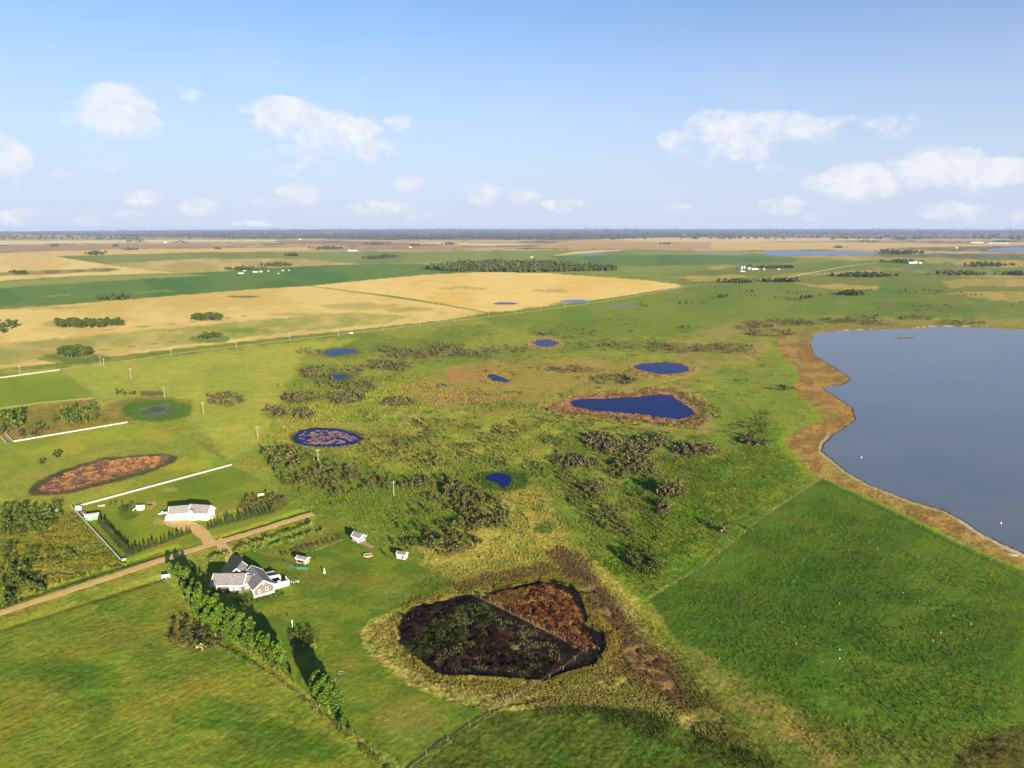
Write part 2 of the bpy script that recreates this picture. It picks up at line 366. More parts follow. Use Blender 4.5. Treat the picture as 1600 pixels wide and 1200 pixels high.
# --- olive and green fields ---------------------------------------------------
T([(90,401),(300,394),(700,393),(1000,389),(1200,396),(1700,398),(1900,420),(1900,520),(1060,520),(1060,440),(960,424),(660,412),(560,414),(460,403),(320,402),(250,417),(160,413)], (118,140,66), soft=2, jag=2, g=(.2,0,.1), c2=(134,150,76), ms=60)
T([(900,393),(940,391),(990,390),(900,397),(860,400)], (232,202,142), soft=1, jag=1)
T([(860,400),(1060,398),(1250,401),(1240,410),(1000,416),(880,410)], (80,122,60), soft=2, jag=2, c2=(98,132,66), ms=70)
T([(170,412),(300,404.5),(470,404),(565,412.5),(480,416),(345,428),(280,427.5),(215,420)], (188,164,96), soft=1.5, jag=2, c2=(206,184,116), ms=40)
T([(590,414),(700,408),(780,404),(700,413)], (170,164,90), soft=1.5, jag=2)
T([(-300,398),(0,401),(85,401),(180,415),(280,427),(190,428.5),(120,431),(0,439),(-300,456)], (236,208,142), soft=1, jag=.8, c2=(224,192,124), ms=60)
T([(-100,430),(0,425.5),(170,418.5),(190,420.5),(172,424),(0,431.5),(-100,436)], (170,152,92), soft=1, jag=1, c2=(130,128,74), ms=20)
T([(-300,456),(0,439),(150,430),(290,427),(480,416),(560,413),(700,413),(760,424),(660,429),(480,446.5),(400,452),(220,466),(0,483),(-300,506)], (74,124,56), soft=1.2, jag=1.5, g=(.15,0,.1), c2=(92,136,62), ms=90)
T([(-300,456),(0,440),(150,430.5),(290,427.5),(330,430),(200,437),(0,450),(-300,468)], (156,160,82), soft=4, jag=4)
T([(60,462),(110,460),(112,463),(70,464)], (160,160,80), .8, soft=2); T([(200,457),(260,452),(280,454),(230,458)], (140,150,78), .7, soft=2)
# golden stubble
GLD = dict(soft=1, jag=1.2, g=(.12,.12,.1))
T([(-300,508),(0,484),(210,467),(400,451.5),(480,447),(545,455),(620,466),(700,478),(760,489.5),(690,501),(400,531),(240,549),(100,566),(0,576),(-300,610)], (222,190,114), c2=(238,206,134), ms=80, **GLD)
T([(484,446.5),(660,429.5),(760,425),(860,427),(1000,437),(1076,446),(960,464.5),(800,485.5),(762,488),(700,476),(620,463)], (238,198,116), c2=(246,210,136), ms=70, **GLD)
T([(-200,560),(0,536),(120,527),(400,500),(560,488),(640,494),(600,506),(440,520),(240,545),(0,572),(-200,600)], (164,168,84), .9, soft=5, jag=6, c2=(206,184,112), ms=55)
for a in [(110,505,45,5),(60,480,70,3),(560,478,60,5),(330,515,90,4),(480,492,60,3),(640,484,40,4),(100,537,60,5),(40,555,50,7),(440,508,40,3),(860,455,30,2),(720,450,40,2)]:
    T(ell(*a), (168,156,84), .55, soft=6, jag=8)
T(ell(118,560,58,8), (98,132,56), .9, soft=5, jag=4); T(ell(328,529,32,7), (110,148,60), .95, soft=3, jag=4); T(ell(375,517,30,4), (120,150,64), .8, soft=4, jag=6)
T(ell(380,463,26,1.6), (120,110,84), .9, soft=1.5, jag=2)
line([(484,447),(545,455),(620,465),(700,477),(762,489)], .9, (138,126,74), 1, 1.2)
line([(-100,536),(0,528),(120,520),(250,508),(400,492)], .6, (134,132,70), .9, 1.2)
line([(150,548),(300,530),(420,517)], .6, (126,128,66), .9, 1.2)
line([(0,537),(40,552),(95,566)], 1.5, (214,184,122), .7, 2); line([(20,536),(80,556),(98,566)], .8, (150,130,84), .8, 1)
# --- right middle distance ------------------------------------------------------
T([(1060,424),(1300,408),(1600,402),(1900,410),(1900,520),(1500,505),(1230,520),(1060,500)], (98,132,48), .85, soft=10, jag=10, g=(.3,0,.3), c2=(128,134,58), ms=70)
for pts in ([(1215,400.5),(1330,399.5),(1450,403),(1600,408),(1600,414),(1450,410),(1330,406)], [(1225,427),(1240,428),(1205,437),(1180,438)], [(1236,442),(1300,444),(1372,447),(1368,452),(1330,453),(1270,448)],
    [(1350,418),(1470,424),(1640,432),(1640,438),(1480,430)], [(1470,440),(1500,436),(1640,435),(1640,447),(1480,448)], [(1478,458),(1500,456),(1640,455),(1640,476),(1560,470)], [(1105,417),(1150,415),(1160,419),(1115,420)],
    [(1480,410),(1640,414),(1640,420),(1500,416)], [(1070,441),(1140,433),(1150,436),(1120,441)], [(1040,434),(1150,428),(1180,432),(1090,438)], [(1180,437),(1235,432),(1380,424),(1350,422),(1230,429)]):
    T(pts, (196,168,92), .9, soft=3, jag=6, c2=(172,156,84), ms=26)
T([(1380,420),(1500,416),(1570,423),(1540,430),(1440,426)], (110,112,70), .8, soft=4, jag=8, c2=(140,140,80), ms=20)
T([(1340,393),(1440,396),(1600,396),(1700,402),(1700,406),(1400,402),(1370,398)], (122,126,80), .8, soft=2, jag=4, c2=(100,106,72), ms=16)
T(ell(1130,395.5,42,3.5), (150,160,140), .8, soft=2, jag=3)
T([(740,492),(900,474),(1100,452),(1500,492),(1640,500),(1400,502),(1200,500),(1000,530),(860,520)], (96,138,44), .85, soft=14, jag=14, g=(.35,0,.4), c2=(122,142,52), ms=70)
T([(1130,480),(1400,462),(1600,480),(1600,498),(1300,498)], (96,134,50), .7, soft=14, jag=14, c2=(118,146,58), ms=60)
T([(1340,470),(1560,478),(1560,490),(1380,484)], (104,120,54), .6, soft=8, jag=8)
T(ell(973,479,28,4), (126,140,118), .8, soft=4, jag=5)
# rough bands north of the lake
T([(1030,540),(1150,500),(1300,495),(1640,500),(1640,512),(1290,516),(1180,560),(1060,600)], (146,146,66), .75, soft=10, jag=14, c2=(172,150,84), ms=40)
# --- meadow left ------------------------------------------------------------------
T([(0,580),(160,568),(480,530),(560,530),(470,560),(440,620),(400,700),(360,720),(290,650),(150,640),(140,600)], (184,182,76), .85, soft=14, jag=12, g=(.35,0,.35), c2=(170,176,72), ms=70)
T([(-200,604),(0,590),(92,578),(125,600),(150,618),(0,637),(-200,660)], (140,166,54), soft=2, jag=1, g=(.15,.1,.15), c2=(118,152,48), ms=50)
line([(-50,610),(0,603),(60,596),(95,590)], .8, (170,176,84), .6); line([(92,578),(112,590),(135,608),(165,628),(180,640)], 2.0, (158,160,84), .8, 3, 3)
T([(-200,668),(0,645),(150,622),(158,640),(157,660),(22,690),(0,680),(-200,720)], (140,136,58), soft=2, jag=2, g=(.6,0,.6), c2=(176,138,78), ms=16)
line([(-100,654),(0,639),(60,630),(140,622)], 1.8, (196,176,114), 1, 1.6, .6)
T([(150,640),(190,622),(240,618),(300,625),(300,640),(240,655),(160,660)], (156,134,74), .85, soft=8, jag=6, g=(.7,0,.7), c2=(132,128,60), ms=20)
T(ell(245,641,55,17), (84,122,46), .95, soft=7, jag=5, g=(.4,0,.3)); T(ell(245,642,28,9), (112,120,96), .9, soft=5, jag=6, c2=(92,104,92), ms=12); T(ell(245,640,14,4), (78,86,92), .8, soft=3, jag=5)
T([(218,611),(250,612),(260,618),(220,618)], (124,106,74), .9, soft=3, jag=4)
T([(-300,740),(0,690),(20,692),(200,662),(245,664),(290,684),(363,726),(113,793),(0,802),(-300,850)], (166,170,62), soft=2, jag=1.5, g=(.25,.2,.25), c2=(138,156,54), ms=60)
T([(0,760),(30,735),(130,703),(210,692),(280,696),(292,712),(270,728),(170,765),(70,790),(20,788)], (158,156,70), .75, soft=12, jag=6, g=(.5,0,.5))
PINK = [(42,768),(57,752),(75,742),(110,729),(160,715),(230,709),(268,709),(280,714),(272,723),(240,735),(200,748),(160,758),(110,770),(75,774),(50,774)]
T(PINK, (84,78,62), .9, soft=5, jag=3, g=(.6,0,.6))
T([(60,765),(80,748),(160,720),(230,713),(262,714),(256,724),(200,742),(120,762),(80,769)], (190,138,90), .95, soft=4, jag=6, g=(1,0,.8), c2=(118,90,88), ms=7)
T([(113,793),(362,727),(400,745),(455,786),(480,800),(330,846),(205,880),(190,878),(120,800)], (138,150,50), soft=2, jag=1, g=(.22,.12,.2), c2=(112,142,46), ms=60)
T([(300,745),(380,738),(392,752),(340,772),(250,772)], (96,136,42), .7, soft=10, jag=6)
T([(120,800),(190,878),(205,880),(200,885),(0,945),(-200,980),(-200,830),(0,805),(90,795)], (138,134,52), soft=3, jag=3, g=(.55,0,.6), c2=(120,130,52), ms=26)
T([(80,800),(120,803),(135,830),(120,850),(60,845),(30,835)], (150,128,60), .7, soft=8, jag=8, c2=(130,128,56), ms=18)
T([(0,875),(60,880),(120,890),(110,915),(20,930)], (158,150,72), .6, soft=10, jag=8)
T(ell(267,765,12,3), (190,180,120), .6, soft=3, jag=4); T(ell(358,799,18,2.5,rot=-10), (182,164,106), .7, soft=3, jag=3); T(ell(250,815,12,5), (190,160,106), .8, soft=4, jag=4); T(ell(238,787,7,3.5), (200,168,106), .9, soft=2, jag=2)
T(ell(413,786,42,15,rot=-6), (112,112,52), .95, soft=3, jag=2, g=(.7,0,.7)); line([(373,792),(392,802),(430,798),(460,786),(457,772),(440,764)], 1.2, (176,160,90), .8, 2)
T(ell(200,800,17,12), (90,118,46), .8, soft=3, jag=2, g=(.6,0,.6))
# road verges
VER = [(-200,1010),(0,952),(130,912),(240,878),(330,852),(420,824),(490,800),(500,808),(440,832),(350,870),(300,890),(250,905),(100,945),(0,980),(-200,1040)]
T(VER, (136,146,50), .8, soft=5, jag=4, g=(.45,0,.5), c2=(166,160,72), ms=24)
line([(-100,976),(0,942),(120,903),(240,866),(268,856)], 2.5, (74,112,40), .85, 3, 2); line([(330,845),(420,815),(486,794)], 2.5, (84,118,42), .85, 3, 2)  # shade of the ditch slope painted as dark green strips
line([(200,885),(300,850)], 3, (176,156,66), .6, 4, 3); line([(330,830),(420,808),(447,797)], 1.2, (186,170,96), .6, 2, 3); line([(0,977),(120,940),(250,900)], 1.5, (84,112,42), .6, 3, 2)
# --- brown-house lawn and gardens ----------------------------------------------------
T([(350,872),(420,850),(500,805),(530,812),(560,828),(620,862),(712,912),(640,942),(575,968),(562,990),(580,1020),(640,1072),(700,1096),(760,1108),(640,1196),(540,1136),(440,1046),(390,985),(330,930)], (118,140,46), soft=2, jag=1.5, g=(.28,.08,.3), c2=(92,126,40), ms=46)
for a in [(520,905,60,14),(470,955,40,10),(620,1010,30,16),(560,1075,50,20),(640,1110,60,26),(610,1150,40,26),(530,1040,40,12)]:
    T(ell(*a), (134,138,54), .55, soft=16, jag=12, c2=(118,132,48), ms=22)
T([(600,905),(690,900),(700,912),(640,940),(590,955),(560,950)], (122,136,56), .5, soft=8, jag=6)
T(ell(640,1130,50,34), (150,142,72), .45, soft=18, jag=16)
T([(405,865),(470,835),(500,815),(530,838),(500,855),(440,872)], (112,134,48), .8, soft=6, jag=5, g=(.6,0,.5), c2=(140,136,70), ms=14)
line([(487,862),(535,843)], .9, (192,182,104), .9, 1.5); T(ell(435,950,34,9,rot=-12), (150,150,58), .8, soft=8, jag=5, c2=(126,142,52), ms=14)
T([(300,880),(350,870),(365,885),(330,900)], (122,146,54), .8, soft=4)
T(ell(480,850,18,5,rot=-15), (128,104,70), .6, soft=4, jag=4)
# lower left hay field
T([(-300,1060),(0,975),(150,925),(255,902),(275,925),(300,960),(360,1000),(440,1066),(520,1130),(600,1196),(680,1260),(-300,1300)], (132,143,52), soft=3, jag=2, g=(.4,.5,.45), c2=(100,130,42), ms=70)
for a in [(150,1000,130,26),(60,1120,90,30),(330,1070,100,18),(240,940,60,12)]: T(ell(*a,rot=-8), (138,142,52), .5, soft=30, jag=16)
for a in [(450,1160,90,26),(100,1050,60,24),(330,1130,60,12)]: T(ell(*a,rot=8), (72,108,32), .6, soft=30, jag=16)
line([(330,1000),(400,1020),(440,1062),(520,1126),(600,1190)], 2.2, (164,134,72), .85, 3, 4, g=(.9,0,.8))
for q_ in range(5): line([(0,985 + q_ * 5),(40,990 + q_ * 9),(85,1010 + q_ * 7),(112,1000 - q_ * 2),(104,975 - q_ * 2),(70,960)], .8, (158,158,74) if q_ % 2 else (92,118,40), .5, 2, 2)
line([(0,1010),(60,1030),(110,1005)], 1, (84,112,36), .5, 3, 2); line([(0,985),(70,1000),(130,975)], 1, (84,112,36), .4, 3, 2); line([(370,1165),(420,1130),(460,1108)], 1.2, (72,96,30), .6, 3, 2)
T(ell(304,992,45,26), (126,108,58), .8, soft=6, jag=6, g=(.8,0,.8)); T(ell(475,1000,27,15), (110,120,50), .8, soft=5, jag=4, g=(.6,0,.6)); T(ell(320,970,26,10), (176,150,62), .7, soft=5, jag=4)
# --- central rough pasture --------------------------------------------------------------
T([(400,700),(480,690),(620,740),(720,740),(800,800),(760,850),(640,880),(520,812),(450,790)], (96,138,42), .85, soft=14, jag=12, g=(.6,0,.6), c2=(116,140,50), ms=40)
T([(600,640),(760,640),(880,660),(860,720),(720,720),(600,720)], (148,156,64), .8, soft=20, jag=16, c2=(172,168,76), ms=36)
T([(560,690),(600,660),(640,680),(700,690),(680,710),(580,715)], (152,146,66), .6, soft=10, jag=10)
T([(620,610),(700,572),(760,562),(900,560),(1000,560),(1090,572),(1085,600),(1010,612),(880,640),(760,648),(660,630)], (168,150,76), .95, soft=14, jag=12, g=(.4,0,.4), c2=(158,146,66), ms=36)
T([(640,622),(720,612),(790,616),(780,630),(690,632)], (176,144,84), .7, soft=8, jag=8); T([(700,580),(760,572),(790,572),(745,596),(700,600)], (186,138,84), .8, soft=6, jag=6)
T([(720,632),(800,626),(880,632),(870,640),(760,638)], (118,138,62), .8, soft=4, jag=4)
T([(840,575),(920,562),(960,566),(900,580)], (178,146,84), .6, soft=8, jag=8)
T([(440,655),(560,660),(600,690),(540,706),(450,702),(430,680)], (164,156,70), .8, soft=10, jag=6)
T([(650,860),(740,800),(790,770),(850,760),(880,830),(960,900),(1000,940),(1010,1000),(900,900),(740,912),(700,905)], (192,174,88), .9, soft=16, jag=12, g=(.6,0,.6), c2=(168,164,72), ms=30)
T([(560,985),(600,960),(720,915),(840,880),(930,900),(1000,960),(1060,1040),(1130,1110),(1160,1200),(980,1160),(820,1110),(720,1100),(640,1070),(575,1020)], (160,154,74), .9, soft=14, jag=10, g=(.9,0,.9), c2=(182,162,96), ms=16)
T([(850,862),(880,852),(915,870),(935,905),(975,960),(1010,1010),(1060,1050),(1110,1085),(1105,1110),(1050,1095),(980,1040),(940,990),(905,920)], (118,92,66), .92, soft=10, jag=10, g=(.9,0,.8), c2=(140,116,76), ms=14)
T([(935,965),(1010,1000),(1110,1070),(1170,1140),(1080,1120),(960,1050)], (158,122,80), .6, soft=16, jag=16, g=(1,0,.8), c2=(112,90,62), ms=10)
T([(700,915),(760,895),(850,880),(880,895),(780,912),(720,925)], (128,104,64), .7, soft=8, jag=8, g=(.8,0,.8))
T([(985,985),(1040,1020),(1100,1070),(1090,1100),(1000,1060),(960,1020)], (168,138,80), .5, soft=8, jag=12, c2=(110,86,70), ms=12)
HR = [(852,637),(885,620),(1000,611),(1042,608),(1080,619),(1114,640),(1118,653),(1095,666),(1050,666),(960,654),(878,647)]
T([(a_[0] + (a_[0] - 990) * .10, a_[1] + (a_[1] - 638) * .42) for a_ in HR], (176,160,82), .85, soft=6, jag=5, c2=(150,146,66), ms=14)
T(HR, (150,112,88), .95, soft=3, jag=4, g=(1,0,.6), c2=(184,142,104), ms=7); line([(1070,622),(1100,640),(1098,652),(1060,662)], 4, (92,112,50), .8, 4, 4); line([(1090,628),(1112,645),(1092,664),(1040,664),(960,652),(880,645)], 1.6, (96,88,84), .7, 2, 2)  # last thin grey line paints the shaded near bank
T(ell(1033,577,62,14), (172,156,80), .7, soft=6, jag=5); T(ell(1033,576.5,50,11), (176,134,96), .9, soft=3, jag=4, c2=(150,130,74), ms=8); T(ell(852,537,32,10), (170,150,84), .8, soft=5, jag=4); T(ell(852,537,24,7.5), (176,130,86), .8, soft=2, jag=3)
T(ell(778,592,34,11), (180,134,84), .8, soft=6, jag=5, c2=(160,146,70), ms=12); T(ell(780,592,23,7.5), (156,150,66), .8, soft=2, jag=4); T(ell(511,684,64,18), (160,150,70), .8, soft=5, jag=3); T(ell(511,684,59,15.5), (92,96,52), .9, soft=2, jag=2)
T(ell(532,550,34,9), (96,112,52), .7, soft=5, jag=5); T(ell(530,588,24,8), (78,94,42), .8, soft=5, jag=5)
T([(735,748),(750,738),(790,735),(825,742),(825,760),(790,768),(755,762)], (74,104,40), .95, soft=6, jag=4, g=(.5,0,.4))
T(ell(852,824,18,10), (94,122,46), .8, soft=6, jag=6); T(ell(860,687,20,8,rot=12), (88,122,48), .85, soft=5, jag=4); T(ell(628,690,22,6,rot=-8), (92,112,58), .8, soft=5, jag=4); T(ell(1010,758,42,13), (82,126,38), .95, soft=5, jag=4, g=(.3,0,.25))
# mid-right greens
T([(940,880),(1000,800),(1060,750),(1150,700),(1190,640),(1215,640),(1225,690),(1270,745),(1190,812),(1080,900),(1010,935)], (104,138,40), .85, soft=18, jag=10, g=(.7,0,.7), c2=(84,126,34), ms=26)
T([(1100,640),(1150,580),(1215,560),(1240,600),(1270,640),(1210,660),(1150,720)], (104,144,48), .7, soft=14, jag=10, g=(.4,0,.4), c2=(132,148,60), ms=50)
line([(1150,610),(1180,650),(1192,690),(1200,720)], .8, (70,104,34), .7, 2, 3)
# shore
LSH = [(1273,524),(1268,532),(1266,540),(1275,557),(1300,571),(1330,592),(1320,601),(1285,606),(1307,621),(1332,637),(1338,655),(1325,666),(1307,676),(1287,695),(1285,705),(1305,722),(1325,738),(1355,756),(1395,771),(1435,785),(1472,795),(1500,810),(1530,830),(1562,847),(1600,864),(1800,960),(2400,1150),(3000,1100),(3000,520),(1900,519),(1700,517),(1600,516),(1540,512),(1480,510.5),(1420,514),(1360,515.5),(1310,517.5),(1285,519)]
SHO = [(1380,505.5),(1300,510),(1257,512),(1230,520),(1205,532),(1215,545),(1222,555),(1242,572),(1252,590),(1237,605),(1245,615),(1265,630),(1282,647),(1285,657),(1250,667),(1227,687),(1230,700),(1247,712),(1262,732),(1282,745),(1305,755),(1350,772),(1400,795),(1462,826),(1525,858),(1600,887),(1700,940),(1900,1010),(2400,1200),(3050,1130),(3050,511),(1900,512),(1700,509),(1600,508)]
T([(p_[0] - (10 if p_[0] < 1320 else 4), p_[1] + (5 if p_[1] > 690 else -2)) for p_ in SHO], (124,156,40), .85, soft=8, jag=2, g=(.4,0,.4))
T(SHO, (176,144,82), soft=4, jag=3, g=(.6,0,.45), c2=(150,118,66), ms=18)
T([(1257,513),(1300,511),(1380,506),(1600,509),(1600,516),(1380,515),(1290,520),(1268,530),(1240,532)], (160,136,78), .8, soft=3, jag=3, c2=(140,130,70), ms=14)
line([(1250,545),(1262,565),(1290,590),(1285,600),(1300,630),(1322,650),(1290,672),(1262,690),(1270,712)], 3, (178,128,58), .6, 8, 4)
WHT = (226,222,208)
line([(1270,524),(1285,519.5)], .8, WHT, .9, 1.5, 1); line([(1308,516.6),(1362,514.6)], .8, WHT, .85, 1.2, 1); line([(1425,513),(1450,510),(1505,509.5),(1530,512)], .9, WHT, .95, 1.2, 1); line([(1555,514),(1600,515.5),(1700,516.5)], .8, WHT, .85, 1.2, 1)
line([(1296,675),(1283,693),(1281,706),(1300,721),(1322,738),(1352,757),(1395,773),(1433,788),(1470,798),(1500,813),(1530,834),(1562,851),(1600,868)], 2.0, (204,190,164), .85, 4, 3)
line([(1500,812),(1530,833),(1562,850),(1600,868)], 3.5, (200,190,176), .8, 4, 3); line([(1545,857),(1575,864),(1592,869)], .9, (240,238,228), .9, 1.2, 1)
# lower right dark pasture
T([(1015,935),(1090,893),(1190,811),(1285,748),(1330,768),(1400,800),(1500,850),(1600,892),(1800,960),(2200,1150),(2200,1300),(1300,1300),(1240,1200),(1190,1120),(1100,1050),(1050,990)], (78,112,34), soft=6, jag=3, g=(.3,.15,.4), c2=(92,124,38), ms=70)
T([(1080,960),(1200,880),(1330,860),(1420,900),(1380,1000),(1200,1060),(1120,1040)], (66,98,30), .5, soft=60, jag=20)
T([(1030,980),(1090,1020),(1190,1090),(1290,1130),(1400,1150),(1480,1150),(1540,1140),(1500,1200),(1420,1300),(1240,1300),(1160,1200),(1080,1120)], (122,122,54), .75, soft=26, jag=18, g=(.5,.4,.5), c2=(104,120,44), ms=40)
T([(1080,1010),(1130,1040),(1240,1110),(1320,1200),(1290,1200),(1180,1120),(1100,1050)], (160,142,76), .6, soft=16, jag=12, c2=(124,124,56), ms=24)
T([(1480,1215),(1500,1175),(1550,1145),(1620,1125),(1800,1150),(1800,1300),(1480,1300)], (78,76,36), .85, soft=8, jag=8, g=(.9,0,.9), c2=(104,92,46), ms=16); line([(1385,1150),(1410,1180),(1440,1215)], 2, (62,82,28), .7, 4, 3)
line([(1015,935),(1090,893),(1190,811),(1285,748)], .9, (64,96,32), .8, 2, 2); line([(1290,752),(1400,806),(1600,902)], 2.5, (58,92,30), .6, 5, 3)
# bottom centre field
T([(640,1200),(700,1150),(770,1112),(900,1100),(1010,1110),(1100,1150),(1200,1180),(1280,1220),(1300,1320),(560,1320)], (74,96,32), .95, soft=6, jag=4, g=(.6,.5,.7), c2=(88,106,38), ms=50)
for k_ in range(6): line([(700 + k_ * 20, 1200 + 12 * k_), (800, 1140 + 14 * k_), (930, 1124 + 13 * k_), (1080, 1150 + 14 * k_), (1240, 1210 + 12 * k_)], 1.6, (104,120,44), .4, 5, 5)
line([(630,1202),(690,1155),(757,1114),(800,1100),(870,1090)], 3, (38,42,22), .9, 3, 3); line([(648,1200),(705,1157),(770,1116),(880,1046),(917,1016)], 1.4, (160,142,92), .7, 2, 4, g=(.9,0,.9))
# burnt-dark marsh
MAR = [(629,958),(650,944),(686,937),(712,928),(738,926),(750,929),(804,914),(847,906),(891,914),(905,928),(912,945),(919,975),(945,989),(948,1012),(931,1038),(893,1049),(847,1064),(804,1060),(747,1057),(684,1053),(655,1030),(623,1006),(619,983)]
T([(608,975),(640,938),(735,918),(850,896),(905,905),(930,950),(965,985),(965,1020),(940,1050),(850,1078),(740,1072),(670,1066),(615,1015)], (166,150,70), .7, soft=14, jag=12, g=(1,0,1), c2=(120,124,50), ms=10)
line([(616,975),(626,1006),(656,1034),(690,1056),(750,1062),(806,1066),(850,1068)], 5, (206,186,92), .75, 10, 8); line([(930,960),(962,990),(960,1016),(940,1040)], 5, (206,176,92), .7, 10, 8)
T(MAR, (28,24,26), soft=6, jag=9, g=(1,0,.5), c2=(44,34,32), ms=8)
T([(750,928),(800,918),(860,914),(898,935),(915,985),(930,1012),(915,1016),(850,982),(790,950)], (74,48,38), .95, soft=8, jag=10, g=(1,0,.6), c2=(172,112,64), ms=5, mo=9)
T([(765,932),(800,922),(830,922),(815,942),(790,944)], (150,138,50), .7, soft=8, jag=10, c2=(120,80,44), ms=5)
T([(640,960),(740,940),(840,985),(900,1030),(850,1056),(760,1050),(680,1040),(640,1010)], (28,23,25), .8, soft=14, jag=10, g=(1,0,.6), c2=(74,54,40), ms=6, mo=5)
for a in [(700,985,40,18),(735,955,30,12),(660,1010,26,14),(760,970,20,8),(830,985,10,4),(720,1010,30,8),(835,1045,22,5)]: T(ell(*a,rot=-10), (30,30,22), .7, soft=14, jag=16, g=(1,0,.6), c2=(84,100,34), ms=6)
T(ell(805,1010,6,4), (150,140,104), .8, soft=2, jag=3)
line([(738,927),(780,947),(850,982),(917,1016)], 1.3, (164,132,96), .95, 1.4, 1)
# scrub floors under the thickets (leaf litter and dead stems)
PATCH = [  # cx, cy, rx, ry, litter strength
 (482,550,20,6,.6),(500,582,34,11,.6),(553,580,18,8,.5),(522,600,30,9,.5),(562,606,26,9,.7),(470,622,30,9,.9),(535,622,35,10,.9),(625,630,30,8,.5),(430,645,24,7,.8),(475,648,18,8,.8),(352,625,32,9,.7),
 (595,570,32,7,.8),(620,572,30,8,.8),(640,553,42,8,.8),(692,550,42,8,.8),(745,552,40,7,.7),(600,546,22,5,.6),(690,540,40,6,.6),(790,546,40,6,.5),(962,594,36,8,.8),(890,578,34,5,.6),(990,540,60,6,.5),(1060,545,50,7,.6),(1130,545,50,8,.6),
 (935,688,26,10,.9),(1020,690,30,9,.9),(1082,704,34,9,.9),(905,722,22,9,.8),(990,727,32,12,.8),(965,700,30,10,.7),(1050,770,22,10,.7),(1180,690,24,6,.6),(1215,607,26,4,.6),
 (1220,505,60,5,.7),(1290,503,50,5,.7),(1370,505,34,4,.6),(1350,495,30,4,.5),(1430,498,30,4,.6),(1500,505,40,4,.5),(1180,512,30,5,.6),(1205,521,40,5,.8),(850,520,20,5,.5),(530,555,50,9,.3),(430,500,1,1,.0),(720,860,50,10,.6),(520,745,60,14,.4),(700,780,60,20,.4)]
for cx_, cy_, rx_, ry_, s_ in PATCH: T(ell(cx_, cy_, rx_, ry_), (126,112,72), .55 * s_, soft=8, jag=10, g=(1,0,1), c2=(110,108,62), ms=12)

# relief ----------------------------------------------------------------------------------
Z = zg(GX, GY)
Z -= np.where(r_ < 700, grain[:, 2] * .45 * fbm(GX / 1.3, GY / 1.3, 60, 3, .6) ** 1.5, 0)
Z -= np.where(r_ < 1500, .35 * grain[:, 0] * fbm(GX / 9, GY / 9, 61, 3), 0)
def ditch(pts, w, depth):
    P = [G(*p_) for p_ in pts]; P = np.array(P); d2 = np.full(len(GX), 1e18)
    sel = np.nonzero((GX > P[:,0].min() - 30) & (GX < P[:,0].max() + 30) & (GY > P[:,1].min() - 30) & (GY < P[:,1].max() + 30))[0]
    d = np.full(len(sel), 1e18)
    for a, b in zip(P[:-1], P[1:]):
        e = b - a; tt = np.clip(((GX[sel] - a[0]) * e[0] + (GY[sel] - a[1]) * e[1]) / (e ** 2).sum(), 0, 1)
        d = np.minimum(d, np.hypot(GX[sel] - a[0] - tt * e[0], GY[sel] - a[1] - tt * e[1]))
    Z[sel] -= depth * np.exp(-(d / w) ** 2)
ditch([(-300,1034),(0,943),(120,904),(240,867),(272,857)], 2.2, .75); ditch([(325,847),(420,816),(486,794)], 2.2, .7)
ditch([(0,982),(120,944),(250,903)], 2.0, .45)
hr = np.clip((r_ - 13000) / 12000, 0, 1); hx = np.clip(.25 + (px - 100) / 600, .1, 1) ; hx = np.where(inv | (py < 1000), hx, .5)
hill = hr ** 1.3 * (70 * hx + 26 * (fbm(GX / 5200, GY / 5200, 91, 3) - .4)); Z += hill
V = np.stack([GX, GY, Z], 1)
ii = np.arange(nr - 1)[:, None] * nc; jj = np.arange(nc)[None, :]; j2 = (jj + 1) % nc
Q = np.stack([ii + jj, ii + j2, ii + nc + j2, ii + nc + jj], -1).reshape(-1, 4)
V = np.vstack([V, [[0, 0, -.1]]]); last = (nr - 1) * nc
me = mesh_np('ground', V, Q[:, ::-1], True)
def attr(me, name, arr):
    a = me.color_attributes.new(name, 'FLOAT_COLOR', 'POINT'); a.data.foreach_set('color', np.concatenate([arr, np.ones((len(arr), 1))], 1).astype(np.float32).ravel())
pad = lambda a: np.vstack([a, a[-1:]])
attr(me, 'tone', pad(tone)); attr(me, 'grain', pad(grain))
import bmesh
b_ = bmesh.new(); b_.from_mesh(me); b_.verts.ensure_lookup_table(); b_.faces.new([b_.verts[last + k_] for k_ in range(nc)][::-1]); b_.to_mesh(me); b_.free()
if me.polygons[0].normal.z < 0: me.flip_normals()
gnd = tag(link('ground', me, gm), kind='structure')
#PART2
# ================================================================== water, roads
def rough_poly(pts, n=6, amp=1.2, seed=0):
    """photo-survey outline with a naturally ragged edge, mapped to the ground"""
    P = np.asarray(pts, float); out = []
    for i in range(len(P)):
        a, b = P[i], P[(i + 1) % len(P)]
        for k_ in range(n): out.append(a + (b - a) * k_ / n)
    out = np.array(out); i = np.arange(len(out)) * .9
    out[:, 0] += (vn(i, i * 0, seed) - .5) * amp * 3; out[:, 1] += (vn(i, i * 0 + 5, seed) - .5) * amp
    return out
def sheet(name, pts, z, m, kind='structure', n=6, amp=1.2, seed=0):
    P = rough_poly(pts, n, amp, seed); V = [(*G(a, b), z) for a, b in P]
    me = bpy.data.meshes.new(name); me.from_pydata(V, [], [tuple(range(len(V)))]); me.update()
    if me.polygons[0].normal.z < 0: me.flip_normals()
    return tag(link(name, me, m), kind=kind)
